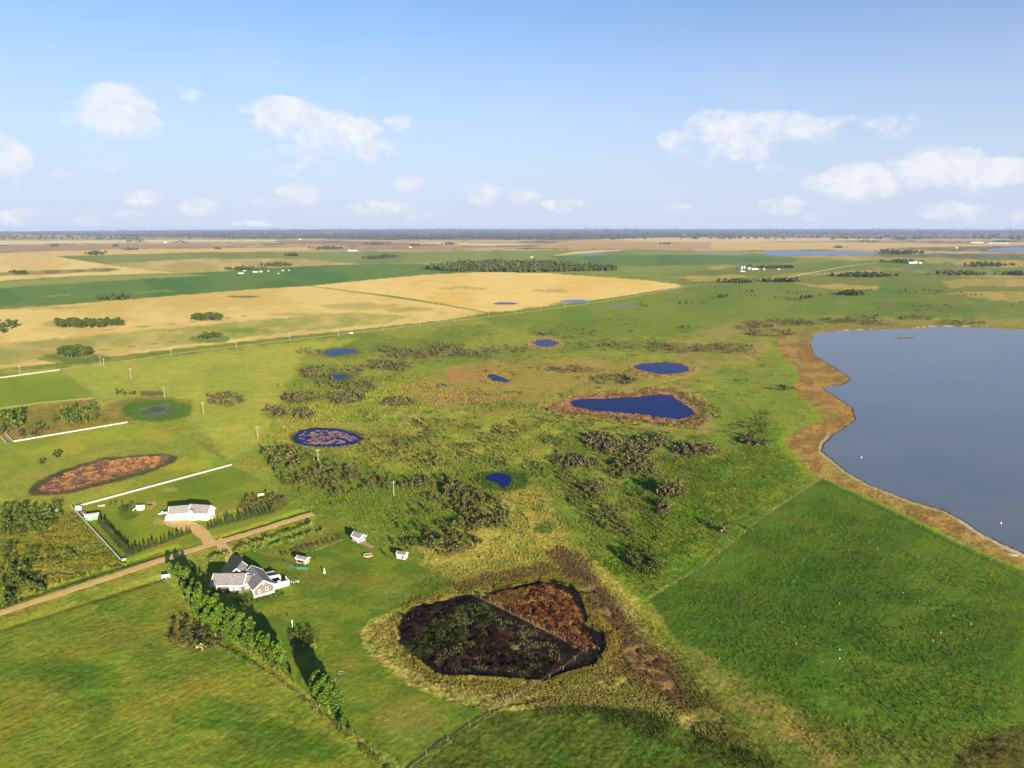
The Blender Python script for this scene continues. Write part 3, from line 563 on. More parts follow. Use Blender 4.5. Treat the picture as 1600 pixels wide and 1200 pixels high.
def water(name, base, rough, spec, bump, base2=None):
    m = mat(name, base, rough, .06, .02, spec, base2=base2); ns = m.node_tree.nodes; ls = m.node_tree.links; p = ns['Principled BSDF']
    p.inputs['IOR'].default_value = 1.33
    n = ns.new('ShaderNodeTexNoise'); n.inputs['Scale'].default_value = .9; n.inputs['Detail'].default_value = 4
    g = ns.new('ShaderNodeNewGeometry'); mp = ns.new('ShaderNodeMapping'); mp.inputs['Scale'].default_value = (1, .4, 1); mp.inputs['Rotation'].default_value = (0, 0, .5)
    ls.new(g.outputs['Position'], mp.inputs[0]); ls.new(mp.outputs[0], n.inputs['Vector'])
    b = ns.new('ShaderNodeBump'); b.inputs['Distance'].default_value = bump; ls.new(n.outputs['Fac'], b.inputs['Height']); ls.new(b.outputs[0], p.inputs['Normal'])
    return m
lakeM = water('silty_lake_water', (.104, .116, .134), .25, .42, .08, base2=(.082, .102, .134))
pondM = water('deep_blue_pond_water', (.004, .014, .105), .18, .022, .03, base2=(.003, .010, .070))  # reflected sky blue is put into the base colour, specular kept low
paleM = water('far_marsh_water', (.075, .11, .22), .3, .3, .03)
sheet('lake_water', LSH, .02, lakeM, amp=.9, n=7)
WATER = dict(
 a=[(506,550),(512,547),(530,545),(548,545),(559,547),(556,551),(540,554),(520,556),(508,553)],
 b=[(516,589),(522,586),(534,585),(544,587),(541,590),(527,592)],
 c=[(457,683),(470,672),(495,668),(530,670),(555,678),(570,686),(555,693),(530,697),(500,698),(475,696),(460,691)],
 d=[(757,748),(765,741),(780,739),(792,741),(801,747),(795,757),(786,763),(777,755)],
 e=[(760,588),(766,584),(775,586),(790,592),(800,596),(790,598),(770,595)],
 f=[(831,536),(840,531),(855,530),(868,533),(874,537),(862,542),(845,542)],
 g=[(987,573),(1000,569),(1030,566),(1060,568),(1077,574),(1076,580),(1058,584),(1030,584),(1005,580)],
 h=[(890,628),(905,624),(960,622),(1000,620),(1030,616),(1050,618),(1066,630),(1082,640),(1086,648),(1060,656),(1030,652),(990,646),(930,642),(895,636)],
 i=[(768,474.5),(780,472),(800,472.5),(812,474),(800,476),(780,476)], j=[(873,471),(885,468.5),(910,468),(926,470),(915,472.5),(890,473)],
 k=[(1190,392.6),(1240,392.2),(1330,391.8),(1368,393.2),(1372,397),(1330,398.4),(1230,399.4),(1200,399)], l=[(1552,388),(1600,386),(1800,386),(1800,394),(1580,394),(1540,392)],
 m=[(902,396),(935,395.6),(950,397.4),(915,398.4)])
for k_, (key, pts) in enumerate(WATER.items()):
    sheet('pond_water', pts, .03 if key not in 'klm' else float(zg(*G(*pts[0]))) + .15, paleM if key in 'klmj' else pondM, amp=1.0 if key not in 'klmij' else .3, n=5, seed=k_)
def strip(name, pts, w, z, m, seed=0, jit=.15, parent=None, kind='structure', sub=8):
    """road ribbon laid along surveyed points, width w in metres"""
    P = [Vector(G(*p_)) for p_ in pts]; Q_ = []
    for i in range(len(P) - 1):
        p0 = P[max(i - 1, 0)]; p1 = P[i]; p2 = P[i + 1]; p3 = P[min(i + 2, len(P) - 1)]
        for k_ in range(sub):
            t_ = k_ / sub; Q_.append(.5 * ((2 * p1) + (p2 - p0) * t_ + (2 * p0 - 5 * p1 + 4 * p2 - p3) * t_ ** 2 + (3 * p1 - p0 - 3 * p2 + p3) * t_ ** 3))
    Q_.append(P[-1]); vs = []; rg = random.Random(seed)
    for i, q in enumerate(Q_):
        d = (Q_[min(i + 1, len(Q_) - 1)] - Q_[max(i - 1, 0)]).normalized(); n = Vector((-d.y, d.x)); ww = w(i / (len(Q_) - 1)) if callable(w) else w
        for s_ in (-.5, -.2, .2, .5):
            o = q + n * ww * s_ + (n * rg.uniform(-jit, jit) if abs(s_) == .5 else Vector((0, 0)))
            vs.append((o.x, o.y, z + float(zg(o.x, o.y)) + (.04 if abs(s_) < .3 else 0)))
    fs = [(i * 4 + j, i * 4 + j + 1, i * 4 + j + 5, i * 4 + j + 4) for i in range(len(Q_) - 1) for j in range(3)]
    me = bpy.data.meshes.new(name); me.from_pydata(vs, [], fs); me.update()
    if me.polygons[0].normal.z < 0: me.flip_normals()
    return tag(link(name, me, m, parent), kind=kind)
gravel = mat('buff_gravel', tuple(alb((226,192,136))), .95, .13, .45, .1, bump=.03, base2=tuple(alb((206,168,112))))
paleG = mat('pale_road_gravel', tuple(alb((196,182,130))), .95, .08, .2, .1)
strip('gravel_road', [(-260,1032),(-100,990),(0,957.5),(120,919),(230,882.5),(300,860),(360,842),(420,824),(470,808),(489,803)], 4.4, .05, gravel, 1, .3)
strip('highway', [(-220,616),(-80,600),(0,590),(80,578.5),(160,569.3),(270,553.5),(400,537.4),(560,519.3),(680,505),(790,491.6),(880,479.5),(950,470),(1040,454),(1080,446.5),(1140,442.5)], 4.5, .10, paleG, 2, .2)
strip('far_road', [(1140,442.5),(1215,436),(1270,426),(1330,415),(1372,410.5)], 9, .3, mat('pale_verge', tuple(alb((206,200,140))), .95), 3, 1)  # one even pale straw colour for the far road
strip('farm_track', [(-40,643),(0,638),(60,630),(110,625),(145,622)], 3.0, .04, mat('straw_track', tuple(alb((216,196,120))), .95), 4, .2)
sheet('driveway', [(252,813),(262,812),(292,811),(300,815),(316,822),(326,830),(334,842),(343,848),(330,853),(318,851),(313,842),(300,833),(280,828),(262,822)], .12, gravel, n=4, amp=.5, seed=3)
sheet('driveway', [(345,838),(352,848),(368,868),(378,868),(381,880),(392,892),(397,902),(385,912),(372,915),(352,905),(345,893),(353,880),(350,868),(342,858),(334,848)], .125, gravel, n=4, amp=.5, seed=4)

# ================================================================== foliage kit
def leaf_cloud(rng, n, pts_fn, size, flat=.0):
    """n small leaf sprays (bent quads) scattered by pts_fn through a crown"""
    c_ = pts_fn(n); nrm = rng.normal(size=(n, 3)); nrm[:, 2] = np.abs(nrm[:, 2]) + .25; nrm /= np.linalg.norm(nrm, axis=1)[:, None]
    a = rng.normal(size=(n, 3)); u = np.cross(nrm, a); u /= np.linalg.norm(u, axis=1)[:, None] + 1e-9; v_ = np.cross(nrm, u)
    s_ = size * rng.uniform(.55, 1.25, (n, 1))
    V = np.stack([c_ - u * s_ - v_ * s_ * .35, c_ + v_ * s_ * -.9, c_ + u * s_ + v_ * s_ * .25, c_ + v_ * s_ * .95 + nrm * s_ * .3], 1).reshape(-1, 3)
    return V, np.arange(n * 4).reshape(-1, 4)
def lobes(rng, blobs, shell=.55):
    B = np.array(blobs)      # x,y,z,rx,ry,rz
    def f(n):
        w = B[:, 3] * B[:, 4] * B[:, 5]; k_ = rng.choice(len(B), n, p=w / w.sum()); d = rng.normal(size=(n, 3)); d /= np.linalg.norm(d, axis=1)[:, None]
        r = (shell + (1 - shell) * rng.random((n, 1))) ** .7
        return B[k_, :3] + d * r * B[k_, 3:]
    return f
def trunk_mesh(rng, h, r, limbs, lean=.02, n=6):
    mb = MB(); a = Vector((0, 0, -.2)); pts = [a]
    for k_ in range(1, 5): pts.append(Vector((rng.normal() * lean * h, rng.normal() * lean * h, h * k_ / 4)))
    def tube(p, q, r0, r1):
        d = (q - p).normalized(); u = d.cross(Vector((.3, 1, .1))).normalized(); w = d.cross(u); vs = []
        for c_, rr_ in ((p, r0), (q, r1)):
            for i in range(n): an = 2 * math.pi * i / n; vs.append(c_ + (u * math.cos(an) + w * math.sin(an)) * rr_)
        mb.add(vs, [(i, (i + 1) % n, n + (i + 1) % n, n + i) for i in range(n)])
    for k_ in range(4): tube(pts[k_], pts[k_ + 1], r * (1 - .22 * k_), r * (1 - .22 * (k_ + 1)))
    for _ in range(limbs):
        k_ = rng.integers(1, 4); b = pts[k_].lerp(pts[k_ + 1], rng.random()); an = rng.random() * 6.28; ln = h * rng.uniform(.12, .25)
        tube(b, b + Vector((math.cos(an) * ln, math.sin(an) * ln, ln * 1.1)), r * .35, r * .08)
    me = bpy.data.meshes.new('trunk'); me.from_pydata([tuple(p) for p in mb.v], [], mb.f); me.update(); return me
bark = mat('grey_bark', (.16, .13, .09), .9, .2, 6)
popM = mat('poplar_leaves', (.125, .205, .013), .55, .2, .5, .15, island=.7, transl=.25, base2=(.020, .044, .006))
grvM = mat('aspen_leaves', (.080, .105, .012), .6, .2, .3, .2, island=.6, transl=.15, base2=(.018, .036, .007))
sprM = mat('spruce_needles', (.046, .060, .013), .7, .2, 1.0, .1, island=.5, base2=(.012, .018, .005))
willM = mat('willow_leaves', (.125, .122, .034), .8, .2, .4, .05, island=.85, transl=.12, base2=(.022, .023, .009))
lushM = mat('lush_bush_leaves', (.090, .120, .018), .65, .2, .5, .1, island=.75, transl=.15, base2=(.018, .030, .006))
brwnM = mat('bare_willow_stems', (.122, .104, .038), .85, .2, .4, .1, island=.85, base2=(.022, .018, .013))
hedM = mat('hedge_leaves', (.19, .22, .030), .6, .2, .8, .2, island=.6, transl=.2, base2=(.045, .075, .012))
dkbM = mat('dark_bush_leaves', (.064, .080, .014), .65, .2, .5, .1, island=.7, transl=.1, base2=(.016, .024, .005))
tanM = mat('straw_reeds', (.34, .27, .085), .85, .2, .8, .1, island=.8, base2=(.09, .08, .028))
rustM = mat('rust_reeds', (.30, .165, .06), .85, .2, .8, .1, island=1.0, base2=(.022, .012, .010))
pinkM = mat('pink_mat_weed', (.24, .14, .085), .85, .2, .8, .1, island=.8, base2=(.09, .05, .055))
tufM = mat('dry_grass_tufts', (.185, .185, .050), .85, .2, .2, .1, island=.8, transl=.15, base2=(.060, .075, .020))
rusM = mat('green_rushes', (.085, .10, .022), .85, .2, .4, .1, island=.9, base2=(.015, .022, .006))

rg = np.random.default_rng(3)
def tree_protos():
    P = {}
    P['poplar'] = []
    for k_ in range(4):      # unit: real metres, 9 m tall, narrow column with several leaders
        bl = []
        for j in range(11):
            z = .9 + 7.1 * (j / 10) + rg.normal() * .2; w = 1.35 * math.sin(math.pi * min(1, (z + .6) / 10.2)) ** .8; an = rg.random() * 6.28
            bl.append((math.cos(an) * w * .5, math.sin(an) * w * .5, z, w * rg.uniform(.6, .85), w * rg.uniform(.6, .85), rg.uniform(.7, 1.2)))
        V, Q_ = leaf_cloud(rg, 2300, lobes(rg, bl, .4), .18); P['poplar'].append((mesh_np('crown', V, Q_), trunk_mesh(rg, 7.6, .16, 9)))
    P['aspen'] = []
    for k_ in range(5):      # 10 m field-bluff aspen
        bl = []
        for j in range(8):
            an = rg.random() * 6.28; rr_ = rg.uniform(.2, 1.9); z = rg.uniform(3.6, 8.6); bl.append((math.cos(an) * rr_, math.sin(an) * rr_, z, rg.uniform(1, 1.7), rg.uniform(1, 1.7), rg.uniform(.9, 1.5)))
        V, Q_ = leaf_cloud(rg, 420, lobes(rg, bl, .5), .42); P['aspen'].append((mesh_np('crown', V, Q_), trunk_mesh(rg, 8.2, .15, 5)))
    P['spruce'] = []
    for k_ in range(3):      # 3 m young spruce, whorls of drooping sprays
        def f(n):
            z = rg.random(n) ** 1.35; rad = (1 - z) * .95 * rg.uniform(.45, 1.0, n) + .05; an = rg.random(n) * 6.28
            return np.stack([np.cos(an) * rad, np.sin(an) * rad, .15 + z * 2.9], 1)
        V, Q_ = leaf_cloud(rg, 360, f, .15); P['spruce'].append((mesh_np('crown', V, Q_), trunk_mesh(rg, 2.4, .06, 2)))
    return P
TP = tree_protos()
def put_tree(kind, x, y, h, label, group, m, name='tree', cat='tree', wide=1.0, both=True, seed=None):
    base = {'poplar': 9.0, 'aspen': 10.0, 'spruce': 3.1}[kind]; cr, tr = random.choice(TP[kind]); s_ = h / base
    if both:
        r = empty(name, (x, y, float(zg(x, y))), random.random() * 6.28); r.scale = (s_ * wide, s_ * wide, s_)
        c_ = link('crown', cr, None, r); t_ = link('trunk', tr, None, r)
        if not cr.materials: cr.materials.append(m)
        if not tr.materials: tr.materials.append(bark)
        tag(r, label, cat, group); return r
    r = link(name, cr, m, None, (x, y, float(zg(x, y)))); r.scale = (s_ * wide, s_ * wide, s_); r.rotation_euler.z = random.random() * 6.28
    return tag(r, label, cat, group)

# --- poplar windbreak -----------------------------------------------------------
ORD = ['first','second','third','fourth','fifth','sixth','seventh','eighth','ninth','tenth','eleventh','twelfth','thirteenth','fourteenth','fifteenth','sixteenth','seventeenth','eighteenth','nineteenth','twentieth','twenty-first','twenty-second','twenty-third','twenty-fourth','twenty-fifth','twenty-sixth']
def row(kind, spots, label, group, m, name, h0, wide=1.0, jit=.4, hj=.12, cat='tree', both=True):
    for k0, (px_, py_, *hh) in enumerate(spots):
        x, y = G(px_, py_); h = (hh[0] if hh else h0) * random.uniform(1 - hj, 1 + hj)
        put_tree(kind, x + random.uniform(-jit, jit), y + random.uniform(-jit, jit), h, label.replace('{o}', ORD[k0]), group, m, name, cat, wide, both)
row('poplar', [(268,903,6.5),(277,908,8),(287,914,7.5),(292,922,8.5),(286,932,6)], '{o} poplar from the road end of the windbreak, above the white panel', 'poplars at the road end of the windbreak', popM, 'poplar_tree', 8, 1.25)
row('poplar', [(303,938,9),(300,950,8),(311,951,9),(316,962,9.5),(306,966,8),(327,958,8.5),(326,970,9.5),(334,978,9.5),(322,984,7),(341,970,9),(347,985,9.5),(337,992,8)], '{o} poplar from the top in the thick windbreak part beside the brown house', 'poplars of the thick windbreak beside the brown house', popM, 'poplar_tree', 9, 1.3)
row('poplar', [(356,984,9),(363,992,9.5),(372,990,9),(357,998,8.5),(381,1001,9),(369,1006,8.5),(390,1009,8.5),(384,1016,7.5),(394,1019,7.5)], '{o} poplar from the left in the windbreak just below the brown house', 'poplars below the brown house lawn', popM, 'poplar_tree', 9, 1.3)
row('poplar', [(408,1024,8),(414,1033,8.5),(423,1036,9),(429,1044,8.5),(438,1047,8.5),(444,1053,7.5),(441,1037,8)], '{o} poplar from the top in the clump above the bare windbreak gap', 'poplars above the bare gap', popM, 'poplar_tree', 8.5, 1.25)
row('poplar', [(460,1068,5)], 'small lone poplar sapling standing in the gap of the windbreak', None, popM, 'poplar_tree', 5, .8, 0)
row('poplar', [(496,1093,8),(502,1102,9),(510,1107,9),(517,1113,9),(524,1117,8),(508,1097,8.5),(521,1104,8)], '{o} poplar from the top in the lowest windbreak clump, below the gap', 'poplars in the lowest clump', popM, 'poplar_tree', 9, 1.3)
row('poplar', [(537,1138,3.6)], 'small yellow-green bushy poplar at the bottom end of the windbreak', None, hedM, 'poplar_tree', 4, 1.6, 0)
row('poplar', [(548,1146,2.2)], 'tiny yellow-green sapling last in the windbreak line', None, hedM, 'poplar_tree', 2.6, 1.6, 0)
row('poplar', [(301,893,2.6),(309,898,2.4),(316,905,2.5)], '{o} low tree in the shade between the windbreak and the brown house drive', 'low trees shaded by the windbreak', dkbM, 'small_tree', 2.5, 1.5)
# --- field bluffs ----------------------------------------------------------------
def bluff(outline, n, h, label, group, seed, m=None, both=True, hj=.15):
    rr_ = random.Random(seed); P = np.array(outline, float); x0, y0 = P.min(0); x1, y1 = P.max(0); got = 0; tries = 0
    while got < n and tries < 4000:
        tries += 1; a = rr_.uniform(x0, x1); b = rr_.uniform(y0, y1)
        if sdf(P, np.array([a]), np.array([b]))[0] > 0: continue
        x, y = G(a, b); put_tree('aspen', x, y, h * rr_.uniform(1 - hj, 1 + hj), label, group, m or grvM, 'aspen_tree', 'tree', 1.4, both); got += 1
bluff([(80,509),(90,513),(130,514.5),(165,513),(200,509),(200,506),(150,506),(100,506)], 90, 9, 'green aspen in the long oval bluff of the golden field', 'aspens of the long oval bluff', 1)
bluff([(300,501.5),(320,503.5),(346,502),(346,499),(320,498.5),(302,499)], 40, 9.5, 'green aspen in the small oval bluff farthest right in the golden field', 'aspens of the small oval bluff', 2)
bluff([(312,530),(328,531.5),(345,530),(343,527.5),(318,527.5)], 24, 7, 'green aspen in the little bluff just above the pale road', 'aspens of the little bluff above the road', 3)
bluff([(91,557),(110,561),(135,560),(144,556),(130,552),(100,552)], 52, 9, 'slim-trunked aspen in the rounded bluff nearest the pale road at left', 'aspens of the rounded bluff by the road', 4)
bluff([(-40,516),(0,523),(12,520),(30,512),(20,508),(-20,508)], 26, 9, 'green aspen in the bluff cut by the left edge of the view', 'aspens of the bluff at the left edge', 5)
bluff([(1246,469.6),(1262,471),(1276,469.4),(1262,468)], 7, 9, 'dark tree in the compact clump right of the far green pasture', 'trees of the compact dark clump in the right pasture', 6, dkbM)
bluff([(1116,465.8),(1130,467.4),(1149,466.4),(1132,465)], 8, 6.5, 'dark tree in the loose clump beyond the highway bend', 'trees of the loose clump right of the golden field', 7, dkbM)
bluff([(1164,458),(1172,459.2),(1184,458)], 4, 6.5, 'dark tree of the tiny clump just behind the loose clump', 'trees of the tiny clump in the far pasture', 8, dkbM)
# --- spruce rows --------------------------------------------------------------------
def interp(a, b, n): return [(a[0] + (b[0] - a[0]) * k_ / (n - 1), a[1] + (b[1] - a[1]) * k_ / (n - 1)) for k_ in range(n)]
row('spruce', interp((205,867), (299,833), 15), '{o} young spruce from the left in the row left of the white house driveway', 'young spruces left of the driveway', sprM, 'spruce_tree', 2.8, 1.15, .3, .3)
row('spruce', interp((326,826), (424,801), 18), '{o} young spruce from the left in the row right of the white house driveway', 'young spruces right of the driveway', sprM, 'spruce_tree', 2.9, 1.2, .3, .3)
row('spruce', interp((156,816), (200,866), 26), '{o} spruce from the green shed in the dense hedge along the white fence', 'spruces of the dense hedge by the fence', sprM, 'spruce_tree', 3.0, 1.25, .3, .3)
row('poplar', [(172,793,2.4),(180,791,2.4),(190,792,2.3),(205,793,2.8),(209,795,2.6)], '{o} small tree from the left behind the garden bed in the bungalow yard', 'small yard trees behind the garden bed', dkbM, 'small_tree', 2.4, 1.3)
row('poplar', [(605,872,2.6),(560,838,3)], '{o} small tree beside the garden sheds, casting a round shadow', 'small trees by the garden sheds', dkbM, 'small_tree', 2.6, 1.0)
# --- hedges and shrubs ------------------------------------------------------------------
def bush_mesh(n, rx, rz, size, rng):
    bl = [(rng.normal() * rx * .35, rng.normal() * rx * .35, rz * rng.uniform(.35, .6), rx * rng.uniform(.45, .75), rx * rng.uniform(.45, .75), rz * rng.uniform(.4, .55)) for _ in range(5)]
    return leaf_cloud(rng, n, lobes(rng, bl, .55), size)
BUSH = [bush_mesh(84, 1.0, 1.7, .20, rg) for _ in range(6)]        # near shrubs, 1 m radius
BUSHL = [bush_mesh(22, 1.0, 1.6, .36, rg) for _ in range(6)]       # distant ones
BME = {}
def bush_obj(k_, m, x, y, s_, hz_, name, label, group, cat='shrub'):
    key = (k_, m.name)
    if key not in BME: BME[key] = mesh_np('shrub', *BUSH[k_]); BME[key].materials.append(m)
    o = bpy.data.objects.new(name, BME[key]); COL.objects.link(o); o.location = (x, y, -.1); o.scale = (s_, s_, s_ * hz_); o.rotation_euler.z = random.random() * 6.28
    return tag(o, label, cat, group)
def join_clouds(items, protos):
    Vs = []; n = 0
    for x, y, s_, hz_ in items:
        V, _ = protos[random.randrange(len(protos))]; a = random.random() * 6.28; c0, s0 = math.cos(a) * s_, math.sin(a) * s_
        Vs.append(np.stack([V[:, 0] * c0 - V[:, 1] * s0 + x, V[:, 0] * s0 + V[:, 1] * c0 + y, V[:, 2] * s_ * hz_ - .1 + float(zg(x, y))], 1))
    V = np.vstack(Vs); return V, np.arange(len(V)).reshape(-1, 4)
def hedge(a, b, n, s_, m, label, group, jit=.3, name='shrub'):
    for px_, py_ in interp(a, b, n):
        x, y = G(px_, py_); bush_obj(random.randrange(6), m, x + random.uniform(-jit, jit), y + random.uniform(-jit, jit), s_ * random.uniform(.8, 1.2), random.uniform(.85, 1.15), name, label, group)
hedge((366,865), (490,822), 30, 1.15, hedM, 'bright green shrub in the hedge along the road between the drive and the road end', 'hedge shrubs along the gravel road')
hedge((330,876), (356,869), 8, 1.1, hedM, 'bright green shrub in the short hedge left of the brown house drive', 'hedge shrubs left of the brown house drive')
hedge((400,862), (505,832), 16, .95, hedM, 'light green shrub in the garden row behind the road hedge', 'garden row shrubs', .8)
hedge((440,868), (530,842), 12, .7, dkbM, 'low dark shrub along the garden edge by the open shed', 'low garden edge shrubs', .4)
hedge((388,944), (442,930), 9, .7, dkbM, 'dark shrub planted along the deck side of the brown house', 'foundation shrubs of the brown house', .3)
hedge((372,940), (386,936), 3, .75, dkbM, 'small shrub at the inner corner of the brown house', 'corner shrubs of the brown house', .3)
for p_, s_, m_, lb in [((312,1017), 1.7, tanM, 'round straw-yellow bush at the lower edge of the brush ring'), ((457,998), 1.1, brwnM, 'reddish round bush at the left end of the oval lawn bed'), ((490,1014), 1.2, hedM, 'yellow-green bush at the right end of the oval lawn bed'),
    ((1133,831), 2.7, brwnM, 'lone brown bush casting a long shadow on the green pasture'), ((1173,829), .9, willM, 'small lone bush beside the pasture fence'), ((64,725), 2.1, dkbM, 'left dark bush of the pair above the pink reed pond'), ((90,715), 2.6, dkbM, 'right dark bush of the pair above the pink reed pond'),
    ((130,855), .7, brwnM, 'small brown bush alone in the rough lot')]:
    x, y = G(*p_); bush_obj(random.randrange(6), m_, x, y, s_, .95, 'bush', lb, None, 'bush')
# thickets: every shrub gathered, the largest in view become objects
SH = []    # (apparent size, x, y, s, hz, material, label, group)
def thicket(pts, n, s_, m, label, group, seed, hz_=1.0, clump=0.0, cs=9.0):
    rr_ = np.random.default_rng(seed); P = np.array(pts, float); x0, y0 = P.min(0); x1, y1 = P.max(0)
    W_ = np.array([G(a, b) for a, b in P]); wx0, wy0 = W_.min(0); wx1, wy1 = W_.max(0); got = 0
    for _ in range(60):
        X = rr_.uniform(wx0, wx1, 400); Y = rr_.uniform(wy0, wy1, 400); a, b = chart(X, Y); ok = sdf(P, a, b) < 0
        for wk in 'abcdefgh': ok &= sdf(WATER[wk], a, b) > 4
        if clump: ok &= fbm(X / cs, Y / cs, seed, 2) > clump
        for x, y in zip(X[ok], Y[ok]):
            if got >= n: return
            s2 = s_ * (.45 + 1.05 * rr_.random() ** 1.6); SH.append((s2 / math.hypot(x, y), x, y, s2, hz_ * rr_.uniform(.8, 1.5), m, label, group)); got += 1
GP_ = 'in the scrub'
thicket([(405,700),(470,700),(560,738),(600,745),(560,772),(500,775),(440,755)], 480, .95, willM, 'olive willow shrub in the thicket left of the tall pole, above the gravel road end', 'willow shrubs of the thicket above the road end', 1, 1.0, .42, 7)
thicket([(560,738),(620,748),(700,748),(760,775),(700,800),(640,765),(570,765)], 190, 1.0, willM, 'grey-green willow shrub in the band right of the tall pole', 'willow shrubs right of the tall pole', 2, 1.0, .42, 7)
thicket([(690,745),(760,772),(798,795),(795,815),(760,845),(700,872),(640,862),(612,850),(660,835),(705,830),(715,800),(690,775)], 320, 1.1, willM, 'grey-green shrub in the curved thicket between the sheds and the dark green hollow', 'shrubs of the curved thicket', 3, 1.0, .45, 6)
thicket([(630,780),(700,800),(700,830),(630,850),(610,820)], 30, .9, dkbM, 'dark shrub scattered in the green clearing by the curved thicket', 'shrubs in the green clearing', 4)
thicket([(965,870),(985,850),(1010,845),(1035,870),(1040,895),(1010,908),(985,895)], 42, 1.1, dkbM, 'dark shrub in the isolated thicket above the right end of the black marsh', 'shrubs of the isolated thicket above the marsh', 5)
thicket([(870,700),(900,745),(960,790),(1000,840),(960,840),(900,800),(868,740)], 420, .6, willM, 'low olive shrub on the slope left of the green hollow', 'low shrubs left of the green hollow', 6)
for q, (cx_, cy_, rx_, ry_, n_) in enumerate([(933,686,15,7,26),(948,700,24,8,46),(990,688,20,6,20),(1020,688,24,7,42),(1000,704,22,8,34),(1082,703,24,9,50),(1110,706,16,6,18),(903,721,16,7,30),(925,724,12,6,14),(985,726,24,9,50),(1010,735,20,9,22),(970,742,14,7,16),(930,765,18,8,22)]):
    thicket(ell(cx_, cy_, rx_ * 1.1, ry_ * 1.1), int(n_ * 1.7), .95, brwnM if q % 3 != 2 else willM, 'grey-brown shrub in the patchy scrub right of the pasture pole line, above the green hollow', 'grey-brown shrubs of the patchy scrub', 20 + q)
thicket(ell(1048,771,13,6), 22, 2.0, brwnM, 'tall brown shrub at the right rim of the green hollow, shading it', 'tall shrubs on the rim of the green hollow', 40, 1.2)
thicket(ell(1000,777,24,4), 12, .9, willM, 'low shrub along the near rim of the green hollow', 'low shrubs on the near rim of the hollow', 41)
thicket(ell(1036,797,13,8), 22, 1.2, brwnM, 'brown shrub in the small round clump below the green hollow', 'shrubs of the small clump below the hollow', 42)
thicket(ell(1180,690,22,5,rot=14), 18, 1.1, brwnM, 'dark brown shrub in the strip beside the lake shore bend', 'shrubs of the strip near the lake shore', 43)
thicket([(0,800),(40,792),(95,795),(98,815),(80,830),(30,835),(0,840)], 130, 1.15, lushM, 'green bush in the big thicket at the left edge below the pink pond', 'bushes of the big thicket at the left edge', 44, 1.1)
thicket([(0,850),(60,856),(130,862),(110,880),(40,885),(0,885)], 110, .7, lushM, 'low green bush in the rough lot left of the long white fence', 'low bushes of the rough lot', 45)
thicket([(0,893),(45,890),(60,910),(75,925),(40,940),(0,955)], 60, 1.15, lushM, 'green bush in the corner thicket beside the gravel road', 'bushes of the corner thicket by the gravel road', 46)
thicket([(262,995),(270,965),(300,955),(345,975),(345,1000),(330,1018),(290,1020)], 34, .95, dkbM, 'green bush in the ring around the heap of dead branches', 'bushes ringing the dead branches', 47, .9)
thicket(ell(475,997,20,10), 22, .7, dkbM, 'low green shrub in the oval lawn bed below the yard lamp', 'shrubs of the oval lawn bed', 48, .9)
thicket(ell(413,785,36,12,rot=-6), 60, .8, willM, 'low olive shrub in the fenced oval bed right of the white house', 'shrubs of the fenced oval bed', 49, .9)
thicket(ell(197,799,13,7), 18, .75, dkbM, 'small shrub in the round garden bed left of the white playhouse', 'shrubs of the round garden bed', 50, .9)
thicket([(0,652),(35,642),(40,660),(20,675),(0,680)], 80, 1.6, lushM, 'green bush in the leftmost thicket of the fenced rough lot', 'bushes of the leftmost thicket in the fenced lot', 51, 1.2)
thicket([(95,645),(120,640),(148,632),(155,648),(155,660),(110,668),(85,660)], 130, 1.4, lushM, 'green bush in the right-hand thicket of the fenced rough lot', 'bushes of the right-hand thicket in the fenced lot', 52, 1.2)
thicket([(20,672),(60,665),(90,668),(60,680),(22,686)], 22, 1.2, dkbM, 'small bush along the white fence of the rough lot', 'small bushes inside the white fence', 53)
thicket([(178,616),(195,614),(215,612),(212,618),(190,620)], 12, 1.6, dkbM, 'green bush in the short row above the round marsh', 'bushes above the round marsh', 54)
for cx_, cy_, rx_, ry_, s_ in PATCH[:33]:
    if s_ > .2: thicket(ell(cx_, cy_, rx_, ry_), int(rx_ * ry_ * .62 * s_), 1.0, brwnM if (int(cx_) % 3) else willM, 'grey-brown willow shrub in the far scrub patches around the ponds', 'far willow shrubs around the ponds', 60 + int(cx_), 1.0, .38, 8)
for cx_, cy_, rx_, ry_, s_ in PATCH[33:]:
    if s_ > .35 and ry_ < 10: thicket(ell(cx_, cy_, rx_, ry_), int(rx_ * ry_ * .8 * s_), 1.2, willM if (int(cx_) % 2) else brwnM, 'far willow shrub in the rough bands north of the lake', 'far willow shrubs north of the lake', 160 + int(cx_), 1.0, .42, 22)
thicket([(430,610),(640,600),(700,640),(880,660),(1100,680),(1100,640),(1240,600),(1180,540),(900,520),(640,520),(560,560),(430,600)], 900, .8, willM, 'grey-green shrub scattered through the pond pasture', 'shrubs scattered through the pond pasture', 300, 1.0, .54, 24)
thicket([(560,700),(640,650),(860,655),(900,700),(860,740),(760,730),(640,730)], 620, .75, willM, 'small shrub scattered in the middle of the pasture', 'small shrubs in the middle of the pasture', 301, 1.0, .53, 13)
thicket([(1000,470),(1200,455),(1600,450),(1640,500),(1400,500),(1200,505),(1000,530)], 190, 1.8, dkbM, 'far dark shrub in the right-hand pasture', 'far shrubs in the right-hand pasture', 302, .8, .6, 60)
thicket([(880,505),(1000,495),(1000,560),(880,545),(800,530),(800,515)], 120, 1.4, willM, 'far shrub beyond the ponds', 'far shrubs beyond the ponds', 303, .8, .55, 30)
thicket([(870,690),(960,700),(1110,700),(1120,730),(1060,790),(1040,850),(1000,850),(940,830),(880,780)], 1100, .42, willM, 'knee-high brush on the slope around the green hollow', 'knee-high brush around the green hollow', 310, 1.2, .45, 6)
